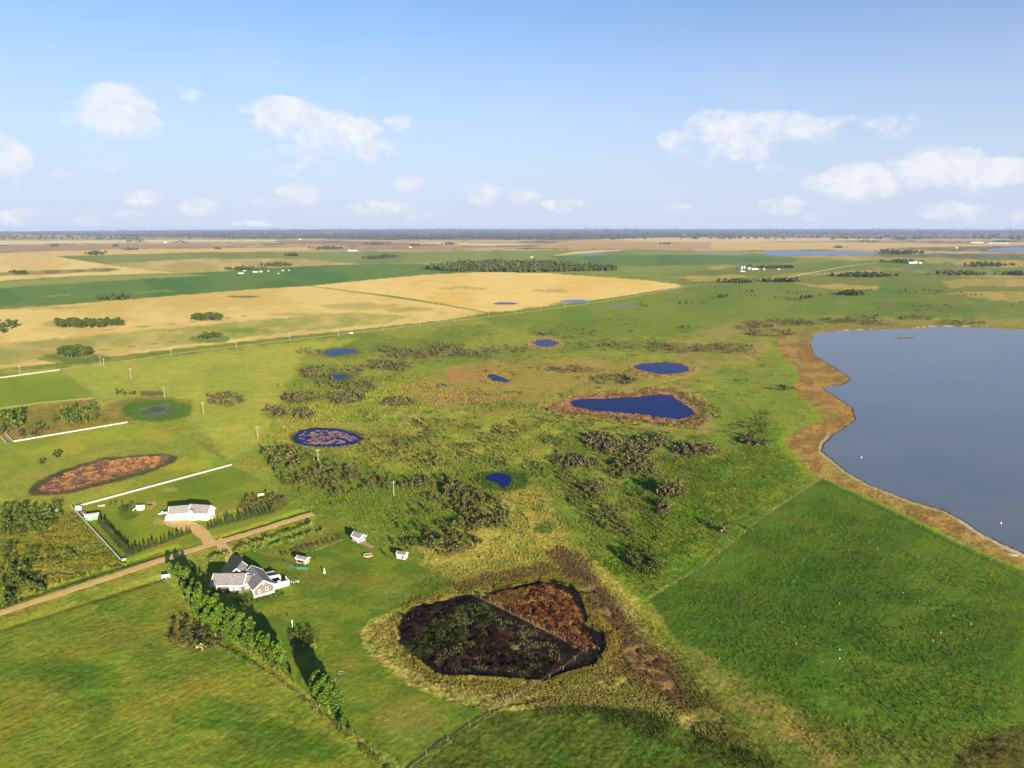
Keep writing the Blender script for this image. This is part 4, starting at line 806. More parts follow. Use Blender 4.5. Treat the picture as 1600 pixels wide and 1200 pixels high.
thicket([(400,690),(620,700),(800,700),(880,740),(860,800),(800,830),(620,760),(520,800),(440,760)], 900, .42, willM, 'knee-high brush between the thickets', 'knee-high brush between the thickets', 311, 1.2, .5, 6)
thicket([(560,640),(880,645),(900,700),(760,720),(560,715)], 700, .45, willM, 'knee-high brush in the middle pasture', 'knee-high brush in the middle pasture', 312, 1.2, .54, 9)
thicket([(820,650),(1100,680),(1200,640),(1215,690),(1120,700),(900,690)], 500, .5, dkbM, 'knee-high brush below the largest pond', 'knee-high brush below the largest pond', 313, 1.2, .5, 7)
SH.sort(key=lambda t_: -t_[0])
NOBJ = 255
for a_, x, y, s_, hz_, m_, lb, gp_ in SH[:NOBJ]: bush_obj(random.randrange(6), m_, x, y, s_, hz_, 'shrub', lb, gp_)
for m_ in (willM, brwnM, dkbM, lushM):
    near = [(t_[1], t_[2], t_[3], t_[4]) for t_ in SH[NOBJ:] if t_[5] is m_ and t_[2] < 340 and t_[3] > .7]; farr = [(t_[1], t_[2], t_[3], t_[4]) for t_ in SH[NOBJ:] if t_[5] is m_ and (t_[2] >= 340 or t_[3] <= .7)]
    for it, pr in ((near, BUSH), (farr, BUSHL)):
        if it:
            V, Q_ = join_clouds(it, pr); tag(link('scrub', mesh_np('scrub', V, Q_), m_), 'rough willow scrub spread through the pasture', None, None, 'stuff')
print('shrubs', len(SH))
toneM = bpy.data.materials.new('blades_of_the_local_sward'); toneM.use_nodes = True
_n = toneM.node_tree.nodes; _p = _n['Principled BSDF']; _p.inputs['Roughness'].default_value = .9; _p.inputs['Specular IOR Level'].default_value = .05
_a = _n.new('ShaderNodeAttribute'); _a.attribute_name = 'tone'; toneM.node_tree.links.new(_a.outputs['Color'], _p.inputs['Base Color'])
TONE2 = tone.reshape(nr, nc, 3)
def tone_at(x, y):
    i = np.clip(np.searchsorted(-rr, -np.hypot(x, y)), 0, nr - 1); j = np.clip(np.searchsorted(th, np.arctan2(x, y)), 0, nc - 1); return TONE2[i, j]
# --- tall tufts of grass and reeds ----------------------------------------------------------
def tufts(name, pts, n, hgt, wid, m, seed, label, clump=0, cs=5, lean=.25, holes=None, fade=4, gain=.62):
    rr_ = np.random.default_rng(seed); P = np.array(pts, float); W_ = np.array([G(a, b) for a, b in P]); wx0, wy0 = W_.min(0); wx1, wy1 = W_.max(0); XS = []; k_ = 0
    while k_ < n:
        X = rr_.uniform(wx0, wx1, n); Y = rr_.uniform(wy0, wy1, n); a, b = chart(X, Y); ok = -sdf(P, a, b) > rr_.random(n) * fade
        if clump: ok &= fbm(X / cs, Y / cs, seed, 3) > clump
        for hp in (holes or []): ok &= sdf(np.array(hp, float), a, b) > 0
        XS.append(np.stack([X[ok], Y[ok]], 1)); k_ += ok.sum()
        if len(XS) > 30: break
    C_ = np.vstack(XS)[:n]; n = len(C_); V = []
    for j in range(3):
        an = rr_.uniform(0, 6.28, n); h = hgt * rr_.uniform(.5, 1.3, n); w = wid * rr_.uniform(.6, 1.3, n); dx, dy = np.cos(an) * w, np.sin(an) * w; lx, ly = rr_.normal(size=(2, n)) * lean * h
        z0 = np.full(n, -.2); V.append(np.stack([np.stack([C_[:, 0] - dx * .6, C_[:, 1] - dy * .6, z0], 1), np.stack([C_[:, 0] + dx * .6, C_[:, 1] + dy * .6, z0], 1),
            np.stack([C_[:, 0] + dx + lx, C_[:, 1] + dy + ly, h * .9], 1), np.stack([C_[:, 0] - dx + lx, C_[:, 1] - dy + ly, h], 1)], 1))
    V = np.concatenate(V, 1).reshape(-1, 3); me = mesh_np(name, V, np.arange(len(V)).reshape(-1, 4))
    if m is toneM:
        c_ = tone_at(C_[:, 0], C_[:, 1]) * gain * rr_.uniform(.45, 1.5, (n, 1)) * rr_.uniform(.9, 1.1, (n, 3)); attr(me, 'tone', np.repeat(c_, 12, 0))
    return tag(link(name, me, m), label, None, None, 'stuff')
tufts('reeds', [(760,930),(850,912),(893,935),(915,985),(935,1010),(915,1018),(850,982),(790,950)], 12000, .5, .10, toneM, 1, 'rust coloured reeds in the right part of the dark marsh', .44, 1.7, gain=.6)
tufts('reeds', [(640,990),(740,1000),(900,1040),(850,1062),(750,1055),(684,1050),(640,1015)], 2200, .4, .10, toneM, 2, 'brown reeds along the near rim of the dark marsh', .55, 1.8, fade=30)
tufts('reeds', [(640,950),(740,935),(800,990),(740,1030),(660,1020),(630,990)], 6500, .38, .10, toneM, 3, 'dark green rushes in the left part of the black marsh', .53, 2.6, fade=30)
tufts('reeds', [(745,930),(804,918),(850,912),(893,930),(912,985),(940,1015),(917,1016),(850,982),(780,947)], 3600, .38, .065, mat('gold_reeds', (.24,.155,.05), .85, .2, .8, .1, island=.8, base2=(.14,.06,.03)), 21, 'golden reed heads in the right part of the dark marsh', .56, 2.2, fade=8)
tufts('reeds', [(632,965),(740,940),(850,990),(905,1030),(850,1058),(750,1052),(684,1048),(640,1015)], 1500, .26, .06, mat('dull_reeds', (.13,.105,.04), .85, .2, .8, .1, island=.9, base2=(.04,.045,.015)), 22, 'tan reed flecks over the black marsh', .52, 3, fade=14)
RING = [(606,975),(638,936),(735,915),(850,893),(908,902),(938,950),(975,985),(975,1020),(945,1055),(850,1082),(740,1076),(668,1070),(612,1016)]
tufts('reeds', RING, 8000, .34, .07, toneM, 4, 'straw-yellow reeds ringing the dark marsh', .46, 4, holes=[MAR], fade=20)
tufts('reeds', [(60,765),(80,746),(160,719),(230,712),(266,712),(262,724),(200,744),(120,764),(80,770)], 14000, .28, .16, toneM, 5, 'pinkish matted reeds filling the dried pond', .47, 2.2, .6)
tufts('reeds', [(462,683),(475,674),(500,671),(530,673),(552,680),(562,686),(540,693),(505,696),(475,694)], 6500, .14, .07, pinkM, 6, 'pink weed patches floating on the round blue pond', .50, 1.6, .5)
tufts('reeds', [(858,636),(885,621),(1000,612),(1042,609),(1078,620),(1112,640),(1116,652),(1095,665),(1050,665),(960,653),(880,646)], 9000, .32, .24, toneM, 7, 'pink reed ring round the largest blue pond', .40, 8, .5, holes=[WATER['h']])
tufts('reeds', [(820,636),(900,615),(1000,605),(1050,603),(1095,618),(1130,640),(1130,660),(1090,672),(960,662),(860,650)], 3600, .45, .35, toneM, 8, 'yellow reeds round the largest blue pond', .46, 9, .3, holes=[[(858,636),(885,621),(1000,612),(1042,609),(1078,620),(1112,640),(1116,652),(1095,665),(1050,665),(960,653),(880,646)]])
tufts('reeds', ell(1032,576,58,14), 2200, .35, .35, toneM, 9, 'straw reeds round the pond beyond the largest one', .45, 9, .3, holes=[WATER['g']])
tufts('reeds', ell(852,536,30,10), 900, .35, .4, toneM, 10, 'straw reeds round the small far pond', .42, 9, .3, holes=[WATER['f']])
tufts('reeds', ell(778,591,30,10), 1800, .35, .25, toneM, 11, 'rusty reeds round the small wedge pond', .42, 9, .3, holes=[WATER['e']])
tufts('tall_grass', [(400,700),(620,640),(880,650),(1100,690),(1200,640),(1230,700),(1270,745),(1190,812),(1080,895),(1010,935),(940,905),(800,890),(720,905),(620,855),(530,808),(460,790)], 44000, .32, .10, toneM, 12, 'tufted tall grass of the rough pasture', .36, 9, .3, fade=60, holes=list(WATER.values()))
tufts('tall_grass', [(640,900),(740,880),(900,850),(1000,940),(1100,1050),(1240,1200),(1180,1215),(1000,1160),(820,1110),(720,1100),(600,1040),(570,1000)], 26000, .22, .06, toneM, 13, 'coarse dry grass around the marsh', .34, 7, .3, holes=[MAR], fade=60)
tufts('tall_grass', [(0,800),(115,800),(200,885),(120,905),(0,940)], 7000, .4, .2, toneM, 14, 'rank grass of the rough lot', .42, 5, .3, fade=20)
tufts('tall_grass', [(400,700),(440,600),(640,580),(860,620),(880,650),(620,650)], 9000, .42, .26, toneM, 15, 'tall grass between the far ponds', .4, 14, .3, fade=60, holes=list(WATER.values()))
tufts('tall_grass', [(1015,935),(1090,895),(1190,812),(1290,750),(1420,815),(1600,900),(1600,1200),(1250,1200),(1100,1040)], 11000, .18, .11, toneM, 16, 'short grass of the dark green pasture', .30, 12, .3, fade=80, gain=.9)
tufts('tall_grass', [(296,995),(345,1000),(440,1062),(520,1126),(620,1205),(610,1215),(500,1120),(430,1062),(330,1006)], 3500, .28, .06, toneM, 17, 'dry yellow grass along the foot of the windbreak', .45, 1.5, .3, fade=9)
# --- far woods as masses -------------------------------------------------------------------------
FAR = [bush_mesh(16, 1.0, 2.0, .62, rg) for _ in range(5)]
def wood(name, pts, n, s_, label, seed, m=None, hz_=1.0):
    rr_ = np.random.default_rng(seed); P = np.array(pts, float); W_ = np.array([G(a, b) for a, b in P]); it = []
    for _ in range(80):
        a = rr_.uniform(P[:, 0].min(), P[:, 0].max(), 300); b = rr_.uniform(P[:, 1].min(), P[:, 1].max(), 300); ok = sdf(P, a, b) < 0
        for u, w in zip(a[ok], b[ok]): x, y = G(u, w); it.append((x, y, s_ * rr_.uniform(.7, 1.25), hz_ * rr_.uniform(.8, 1.2)))
        if len(it) >= n: break
    V, Q_ = join_clouds(it[:n], FAR); return tag(link(name, mesh_np(name, V, Q_), m or grvM), label, None, None, 'stuff')
wood('woodland', [(664,421),(690,415),(720,411),(800,410),(850,411),(900,414),(960,419),(966,423),(900,424.5),(820,426),(700,424)], 1500, 5, 'dark wood beyond the golden field', 1, dkbM)
WL = [((586,403.4,20,1.6),60,'small wood left of the large dark wood'),((606,401,18,2),70,'oval wood in the far green field'),((432,414.5,24,2.2),90,'shelter wood right of the far farmyard'),((385,421,32,2),70,'farmyard trees behind the white barns'),
 ((457,399.5,12,1.2),30,'tiny far wood above the green field'),((510,388.5,26,1.6),50,'far shelterbelt'),((590,381.5,24,1.4),50,'far bluff'),((650,384,12,1),20,'far bluff'),((700,382,14,1),24,'far bluff'),((1350,431.5,52,2),150,'long thin shelterbelt in the right pasture'),
 ((1410,409.5,34,2),90,'farm shelterbelt on the right'),((1410,396,30,2.2),80,'marsh-side wood'),((1210,418.5,34,1.2),60,'trees around the right-hand farm'),((1165,418,10,1),16,'farm trees'),((1350,378,34,1.2),30,'far bluff'),((150,397,22,1.6),40,'far bluff'),
 ((86,384.5,8,.9),12,'far bluff'),((181,384.4,6,.9),10,'far bluff'),((212,377,22,1.2),26,'far shelterbelt'),((60,372,40,1.2),40,'far shelterbelt'),((340,389,6,1),8,'far bluff'),((200,390.5,20,.8),14,'far bluff'),((280,378.6,12,1),14,'far bluff'),((1310,387,14,1),18,'far bluff'),
 ((1570,378,24,1.2),36,'far shelterbelt'),((1540,415,44,2.5),90,'marsh bushes'),((1480,372,30,1),24,'far bluff'),((180,467.5,34,.8),30,'bushes along the field edge'),((1500,429,60,2),60,'marsh bushes'),((1330,461,18,1.2),24,'low bushes'),((1225,440,40,1.4),46,'bushes beside the highway'),
 ((1040,381.5,18,.9),14,'far bluff'),((880,374.5,26,.9),18,'far bluff'),((960,374,10,.8),10,'far bluff'),((740,362,10,.5),8,'far bluff'),((1590,429,30,2),40,'marsh bushes'),((1150,441.5,30,1.2),36,'bushes beside the highway'),((30,427,30,1.4),30,'bushes in the pale field'),((1388,394,20,1.4),30,'marsh bushes')]
WV = []
for q, (e_, n_, lb) in enumerate(WL):
    rr_ = random.Random(q); sz = 4.2 if e_[1] > 400 else 6.5
    for _ in range(n_):
        a = rr_.gauss(0, .42); b = rr_.uniform(-1, 1) * math.sqrt(max(0, 1 - a * a)); x, y = G(e_[0] + max(-1, min(1, a)) * e_[2], e_[1] + b * e_[3]); WV.append((x, y, sz * rr_.uniform(.6, 1.2), .9))
V, Q_ = join_clouds(WV, FAR); tag(link('far_woods', mesh_np('far_woods', V, Q_), dkbM), 'far-off bluffs and shelterbelts across the plain', None, None, 'stuff')
# woods of the distant upland, thousands of metres away
rr_ = np.random.default_rng(5); it = []
for _ in range(2600):
    y_ = rr_.uniform(358.5, 374); x_ = rr_.uniform(-60, 1660); 
    if fbm(np.array([x_ / 60]), np.array([y_ / 1.1]), 5, 3)[0] < .5: continue
    x, y = G(x_, y_)
    if math.hypot(x, y) > 30000: continue
    it.append((x, y, rr_.uniform(9, 16) * (1 + (374 - y_) / 20), .8))
V, Q_ = join_clouds(it, FAR)
r3 = np.hypot(V[:, 0], V[:, 1]); h3 = np.clip((r3 - 13000) / 12000, 0, 1); cx3, cy3 = chart(V[:, 0], V[:, 1]); V[:, 2] += h3 ** 1.3 * (70 * np.clip(.25 + (cx3 - 100) / 600, .1, 1) + 26 * (fbm(V[:, 0] / 5200, V[:, 1] / 5200, 91, 3) - .4))
tag(link('upland_woods', mesh_np('upland_woods', V, Q_), dkbM), 'dark woods on the distant upland', None, None, 'stuff')
#PART3
# ================================================================== buildings
sidW = lined('white_siding', (.80, .79, .75), .18, 'Z', .6, .01, .03)
sidB = lined('tan_brown_siding', (.112, .088, .064), .16, 'Z', .7, .012, .06)
rfG = lined('grey_shingles', (.165, .15, .14), .30, 'Y', .9, .02, .14)
rfGx = lined('taupe_shingles', (.145, .13, .122), .30, 'X', .9, .02, .14)
trimW = mat('white_trim', (.82, .81, .78), .5, .02, 3)
glassM = mat('window_glass', (.03, .035, .045), .08, .1, 2, .8)
darkM = mat('shade_and_black_parts', (.025, .022, .02), .8, .1, 4)
woodM = mat('weathered_wood', (.16, .11, .07), .85, .15, 5, .15)
redwM = mat('reddish_planks', (.24, .13, .07), .85, .15, 5, .15)
palewM = mat('pale_wood', (.30, .24, .16), .85, .1, 5, .15)
greyM = mat('grey_concrete', (.20, .20, .19), .9, .1, 3)
tealM = mat('teal_tarp', (.035, .12, .18), .5, .25, 1.5, .4)
greenM = mat('bright_green_panel', (.10, .50, .13), .5, .08, 2, .3)
def gable(par, x0, x1, y0, y1, zw, zr, axis, wm, rm, ov=.35, roofname='roof', base=-.15):
    """walls and pitched roof; axis = direction of the ridge"""
    if axis == 'x':
        w = MB(); w.add([(x0,y0,base),(x1,y0,base),(x1,y1,base),(x0,y1,base),(x0,y0,zw),(x1,y0,zw),(x1,y1,zw),(x0,y1,zw),(x0,(y0+y1)/2,zr-.05),(x1,(y0+y1)/2,zr-.05)],
                   [(0,1,5,4),(2,3,7,6),(1,2,6,9,5),(3,0,4,8,7),(0,3,2,1),(4,5,9,8),(6,7,8,9)])
        w.build('wall', wm, par); ym = (y0 + y1) / 2; sl = (zr - zw) / (ym - y0); e = zw - ov * sl
        r = MB()
        for s_ in (0, 1):
            ya = y0 - ov if s_ == 0 else y1 + ov
            r.add([(x0-ov,ya,e+.04),(x1+ov,ya,e+.04),(x1+ov,ym,zr+.04),(x0-ov,ym,zr+.04),(x0-ov,ya,e+.16),(x1+ov,ya,e+.16),(x1+ov,ym,zr+.17),(x0-ov,ym,zr+.17)],
                  [(0,1,2,3),(4,5,6,7),(0,1,5,4),(1,2,6,5),(2,3,7,6),(3,0,4,7)])
        rf = r.build(roofname, rm, par); t = MB()
        for ya in (y0 - ov, y1 + ov): t.beam((x0 - ov, ya, e + .07), (x1 + ov, ya, e + .07), .10, .22)
        for xa in (x0 - ov - .06, x1 + ov + .06): t.beam((xa, y0 - ov, e + .07), (xa, ym, zr + .07), .10, .24); t.beam((xa, y1 + ov, e + .07), (xa, ym, zr + .07), .10, .24)
        t.build('trim', trimW, rf)
    else:
        w = MB(); w.add([(x0,y0,base),(x1,y0,base),(x1,y1,base),(x0,y1,base),(x0,y0,zw),(x1,y0,zw),(x1,y1,zw),(x0,y1,zw),((x0+x1)/2,y0,zr-.05),((x0+x1)/2,y1,zr-.05)],
                   [(0,1,5,8,4),(2,3,7,9,6),(1,2,6,5),(3,0,4,7),(0,3,2,1),(4,8,9,7),(5,6,9,8)])
        w.build('wall', wm, par); xm = (x0 + x1) / 2; sl = (zr - zw) / (xm - x0); e = zw - ov * sl; r = MB()
        for s_ in (0, 1):
            xa = x0 - ov if s_ == 0 else x1 + ov
            r.add([(xa,y0-ov,e+.04),(xa,y1+ov,e+.04),(xm,y1+ov,zr+.04),(xm,y0-ov,zr+.04),(xa,y0-ov,e+.16),(xa,y1+ov,e+.16),(xm,y1+ov,zr+.17),(xm,y0-ov,zr+.17)],
                  [(0,1,2,3),(4,5,6,7),(0,1,5,4),(1,2,6,5),(2,3,7,6),(3,0,4,7)])
        rf = r.build(roofname, rm, par); t = MB()
        for ya in (y0 - ov - .06, y1 + ov + .06): t.beam((x0 - ov, ya, e + .07), (xm, ya, zr + .07), .10, .24); t.beam((x1 + ov, ya, e + .07), (xm, ya, zr + .07), .10, .24)
        for xa in (x0 - ov, x1 + ov): t.beam((xa, y0 - ov, e + .07), (xa, y1 + ov, e + .07), .10, .22)
        t.build('trim', trimW, rf)
    return rf
def window(par, cx_, y, cz, w, h, face='y', name='window', d=-1, fr=.09, pm=None):
    """frame with a recessed pane on a wall; face y: wall at y looking toward -y (d=-1); face x: wall at x=cx_"""
    f = MB(); a, b = w / 2, h / 2
    def bx(mb, u0, u1, z0, z1, o0, o1):
        if face == 'y': mb.box(cx_ + u0, cx_ + u1, min(y + d * o0, y + d * o1), max(y + d * o0, y + d * o1), cz + z0, cz + z1)
        else: mb.box(min(cx_ + d * o0, cx_ + d * o1), max(cx_ + d * o0, cx_ + d * o1), y + u0, y + u1, cz + z0, cz + z1)
    bx(f, -a - fr, -a, -b - fr, b + fr, .003, .07); bx(f, a, a + fr, -b - fr, b + fr, .003, .07); bx(f, -a, a, b, b + fr, .003, .07); bx(f, -a, a, -b - fr, -b, .003, .07)
    o = f.build(name, trimW, par); p = MB(); bx(p, -a, a, -b, b, .004, .03); p.build('pane', pm or glassM, o); return o
def ang(a, b): return math.atan2(b[1] - a[1], b[0] - a[0])

# white bungalow: two wings meeting at a shallow bend ------------------------------
hA = G(296.5, 811); wh = empty('white_bungalow', (*hA, 0), R(-9)); tag(wh, 'long white bungalow with grey roof bent at its porch gable, by a gravel drive', 'house')
gable(wh, -.2, 8.2, 0, 5.4, 3.1, 5.5, 'x', sidW, rfG, .4)
gable(wh, .2, 3.2, -1.1, 2.4, 3.0, 4.5, 'y', sidW, rfGx, .3, 'porch_roof')
lw = empty('garage_wing', (-.2, .1, 0), R(22)); lw.parent = wh
lw2 = MB()
o_ = gable(lw, -7.6, .4, -.2, 5.1, 3.0, 5.2, 'x', sidW, rfG, .4, 'garage_roof')
for x in (1.2, 2.2): window(wh, x, -1.1, 1.6, .55, 1.0)
for x in (4.7, 6.3, 6.9): window(wh, x, 0, 1.85, .42, .5)
MB().box(2.45, 2.95, -1.16, -1.103, .1, 2.2).build('door', mat('dark_door', (.05, .06, .08), .5), wh)
window(wh, 8.2, 1.3, .5, .5, .3, 'x', d=1); window(wh, 8.2, 3.3, .5, .5, .3, 'x', d=1); window(wh, 8.2, 2.5, 2.6, .8, .9, 'x', d=1)
for x in (-6.2, -3.4):
    gd = MB().box(x - 1.15, x + 1.15, -.26, -.203, .05, 2.2).build('garage_door', trimW, lw); g2 = MB()
    for z in (.55, 1.08, 1.6): g2.box(x - 1.1, x + 1.1, -.275, -.262, z, z + .03)
    g2.build('panel_seam', greyM, gd)
window(lw, -1.2, -.2, 1.6, .7, .9)
st = MB(); st.box(8.22, 9.6, 1.5, 3.3, 0, .9).build('deck', palewM, wh); rl = MB()
for yy in (1.5, 2.4, 3.3): rl.box(9.5, 9.58, yy, yy + .08, .9, 1.9)
rl.box(9.5, 9.58, 1.5, 3.38, 1.85, 1.93); rl.build('railing', palewM, wh)

# brown house --------------------------------------------------------------------
a0 = G(397.5, 934); b0 = G(419.4, 927); bh = empty('brown_house', (*a0, 0), R(36)); tag(bh, 'brown sided house with taupe gable roofs, white trim and a side deck, below the road', 'house')
gable(bh, 0, 6.4, 0, 12.2, 3.0, 5.3, 'y', sidB, rfGx, .45)
MB().box(-.12, 6.52, -.14, -.002, -.1, .55).build('skirting', trimW, bh)
window(bh, 1.7, 0, 1.75, .55, 1.0); window(bh, 4.2, 0, 1.9, .7, 1.0); window(bh, 3.2, 0, 4.05, .3, .4)
window(bh, 0, 1.1, 1.5, .5, 1.0, 'x'); window(bh, 0, 3.4, 1.7, .9, .9, 'x'); MB().box(.0, .0001, 0, .0001, 0, .0001)
cor = MB(); cor.box(-.10, -.003, -.10, .14, -.1, 3); cor.box(6.403, 6.5, -.10, .14, -.1, 3); cor.build('corner_board', trimW, bh)
ch_ = MB().box(2.0, 2.35, 6.5, 6.85, 4.6, 5.3).build('roof_vent', greyM, bh)
gl = G(331.5, 926.5); wing = empty('garage_wing', (0, 0, 0)); wing.parent = bh
wing.matrix_parent_inverse = Matrix(); q_ = Vector((gl[0] - a0[0], gl[1] - a0[1])); ca, sa = math.cos(R(-36)), math.sin(R(-36))
wing.location = (q_.x * ca - q_.y * sa, q_.x * sa + q_.y * ca, 0); wing.rotation_euler.z = R(-36 + 1)
gable(wing, 0, 10.2, 0, 7.4, 2.9, 5.1, 'x', sidB, rfG, .45, 'garage_roof')
gable(wing, 3.4, 9.2, 6.6, 11.2, 2.9, 5.55, 'y', sidB, rfGx, .4, 'rear_gable_roof')
gable(wing, 9.6, 14.0, 1.2, 6.2, 2.7, 4.3, 'x', sidB, rfG, .3, 'link_roof')
MB().box(6.0, 6.9, -.07, -.003, .1, 2.2).build('door', trimW, wing)
for x in (7.8, 8.5, 9.2): window(wing, x, 0, 1.7, .42, 1.1)
for x in (10.9, 11.6, 12.3): window(wing, x, 1.2, 1.6, .42, 1.0)
window(wing, 2.0, 0, 1.6, .8, .9)
dk = MB().box(6.55, 12.2, 1.3, 4.9, .9, 1.1); dk = dk.build('deck', mat('deck_boards', (.22, .21, .20), .8, .08, 3), bh)
rl = MB()
for k_ in range(9): rl.box(6.6 + k_ * .69, 6.68 + k_ * .69, 1.3, 1.38, .0 if k_ % 3 == 0 else 1.1, 2.0)
rl.box(6.55, 12.2, 1.29, 1.37, 1.95, 2.05); rl.box(6.55, 12.2, 1.25, 1.31, .15, 1.85)
for k_ in range(4): rl.box(12.1, 12.18, 1.3 + k_ * 1.15, 1.38 + k_ * 1.15, 1.1, 2.0)
rl.box(12.1, 12.2, 1.3, 4.9, 1.95, 2.05); rl.build('railing', trimW, dk)
MB().box(8.8, 9.7, 2.6, 3.4, 1.1, 1.85).build('patio_table', trimW, dk); MB().box(10.4, 11.5, 2.3, 3.6, 1.1, 1.9).build('grill', darkM, dk)
aw = MB(); aw.add([(6.5, 5.0, 2.75), (10.6, 5.0, 2.35), (10.6, 6.6, 2.35), (6.5, 6.6, 2.75), (6.5, 5.0, 2.87), (10.6, 5.0, 2.47), (10.6, 6.6, 2.47), (6.5, 6.6, 2.87)], [(0,1,2,3),(4,5,6,7),(0,1,5,4),(1,2,6,5),(2,3,7,6),(3,0,4,7)])
aw = aw.build('patio_awning', trimW, bh); MB().box(10.45, 10.55, 5.05, 5.15, 0, 2.35).box(10.45, 10.55, 6.4, 6.5, 0, 2.35).build('post', trimW, aw)
for k_ in range(3):
    y_ = 7.6 + k_ * 1.7; MB().add([(7.0, y_, 1.0), (10.4, y_, 1.0), (10.4, y_ + 1.0, 1.6), (7.0, y_ + 1.0, 1.6), (7.0, y_, 1.1), (10.4, y_, 1.1), (10.4, y_ + 1.0, 1.7), (7.0, y_ + 1.0, 1.7)], [(0,1,2,3),(4,5,6,7),(0,1,5,4),(1,2,6,5),(2,3,7,6),(3,0,4,7)]).box(7.1, 7.2, y_ + .4, y_ + .5, 0, 1.15).box(10.2, 10.3, y_ + .4, y_ + .5, 0, 1.15).build('pergola_slat', greyM, bh)

# sheds ---------------------------------------------------------------------------
def at(px_, py_, rz=0, name='thing'): x, y = G(px_, py_); return empty(name, (x, y, 0), R(rz))
s1 = tag(at(463, 879, -22, 'garden_shed'), 'open-fronted shed with pale grey roof and tan end wall, beside the teal-edged garden', 'shed')
gable(s1, 0, 4.2, 0, 2.2, 1.7, 2.3, 'x', palewM, rfG, .25); MB().box(.5, 3.2, -.08, -.003, .3, 1.6).build('doorway_shade', darkM, s1); MB().box(4.203, 4.28, .2, 2.0, 0, 1.5).build('side_panel', mat('tan_panel', (.32, .21, .12), .8), s1)  # dark slab on the front wall stands in for shade inside the open shed
s2 = tag(at(551, 845, -36, 'garden_cabin'), 'grey garden cabin with white trimmed gable at the head of the boardwalk', 'cabin')
gable(s2, -.4, 4.2, 0, 3.0, 2.1, 3.3, 'x', mat('pale_grey_siding', (.17, .165, .155), .7), rfG, .25)
window(s2, .8, 0, 1.2, .8, .8); window(s2, 2.2, 0, 1.2, .5, .9); window(s2, 4.2, 1.5, 1.4, .6, .7, 'x', d=1); MB().box(3.0, 3.7, -.07, -.003, .05, 1.8).build('door', trimW, s2)
bw = tag(at(563, 846, -40, 'boardwalk'), 'reddish plank boardwalk running down from the grey garden cabin', 'boardwalk')
for k_ in range(12): o = MB().box(.6 + k_ * .62, .6 + k_ * .62 + .5, -1.3 + .03 * (k_ % 3), .7, .05, .22 + .01 * (k_ % 2)).build('board', redwM if k_ % 3 else palewM, bw)
s3 = tag(at(620, 871.5, -18, 'tool_shed'), 'small white tool shed with brown roof at the fence corner below the cabin', 'shed')
gable(s3, 0, 3.4, 0, 2.1, 1.5, 2.2, 'x', sidW, mat('rust_brown_roof', (.16, .10, .07), .8), .2); MB().box(2.0, 2.9, -.07, -.003, .05, 1.3).build('door', darkM, s3)
s4 = tag(at(134, 813.5, 22, 'green_shed'), 'bright green shed with pale sloping roof in the corner of the white fence', 'shed')
gable(s4, 0, 4.4, 0, 2.4, 1.7, 2.3, 'x', greenM, mat('pale_tin_roof', (.28, .25, .23), .4, .05, 2, .5), .25); MB().box(1.2, 2.3, -.06, -.003, 0, 1.5).build('door', mat('light_green_door', (.25, .62, .25), .5), s4)
p1 = tag(at(214, 797, 8, 'playhouse'), 'small white playhouse with slide beside the brown sand pit', 'playhouse')
gable(p1, 0, 2.6, 0, 1.6, 1.2, 1.7, 'x', trimW, trimW, .12); MB().beam((-.1, .4, 1.2), (-1.6, -.7, .1), .5, .08).build('slide', trimW, p1); MB().box(-.2, 0, .2, .6, 0, 2.1).build('climbing_post', trimW, p1)
sw = tag(at(231, 796, 10, 'play_frame'), 'brown wooden play frame standing on the sand pit by the playhouse', 'play frame')
fm = MB()
for x, y in ((0, 0), (0, 1.3), (1.5, 0), (1.5, 1.3)): fm.beam((x, y, 0), (x, y, 1.3), .12)
fm.box(-.1, 1.6, -.1, 1.4, .6, .68); fm.build('frame', redwM, sw); MB().box(-.15, 1.65, -.15, 1.45, 1.28, 1.36).build('canopy', redwM, sw)
def simple(name, px_, py_, rz, label, cat, m, fn, group=None, z=0):
    x, y = G(px_, py_); mb = MB(); fn(mb); o = mb.build(name, m, None, (x, y, z)); o.rotation_euler.z = R(rz); return tag(o, label, cat, group)
def rocks(mb, n=6, r=1.0, s_=.5, seed=0):
    rr_ = random.Random(seed)
    for k_ in range(n):
        x, y = rr_.uniform(-r, r), rr_.uniform(-r * .6, r * .6); q = s_ * rr_.uniform(.6, 1.1); vs = []
        for i in range(6): a = i * math.pi / 3 + rr_.random() * .5; vs.append((x + math.cos(a) * q * rr_.uniform(.7, 1), y + math.sin(a) * q * rr_.uniform(.7, 1), -.1))
        for i in range(6): a = i * math.pi / 3 + rr_.random() * .5; vs.append((x + math.cos(a) * q * .55, y + math.sin(a) * q * .55, q * rr_.uniform(.6, .9)))
        mb.add(vs, [(0,1,2,3,4,5), (11,10,9,8,7,6)] + [(i, (i + 1) % 6, 6 + (i + 1) % 6, 6 + i) for i in range(6)])
simple('rock_pile', 159, 790, 0, 'tan rock pile with a dark shadow inside the white fence, left of the garden bed', 'rock pile', palewM, lambda m: rocks(m, 9, 1.1, .6, 2))
simple('rock_pile', 133, 853, 0, 'pale heap of stones beside the brown bush in the rough lot', 'rock pile', palewM, lambda m: rocks(m, 4, .5, .45, 3))
simple('scrap_trailer', 123, 797, -40, 'white covered trailer parked at the corner of the white fence', 'trailer', trimW, lambda m: m.box(-1.4, 1.4, -.8, .8, .5, 1.7).cyl(-.6, -.85, .1, .7, .3).cyl(.6, -.85, .1, .7, .3).beam((1.4, 0, .55), (2.3, 0, .5), .12))
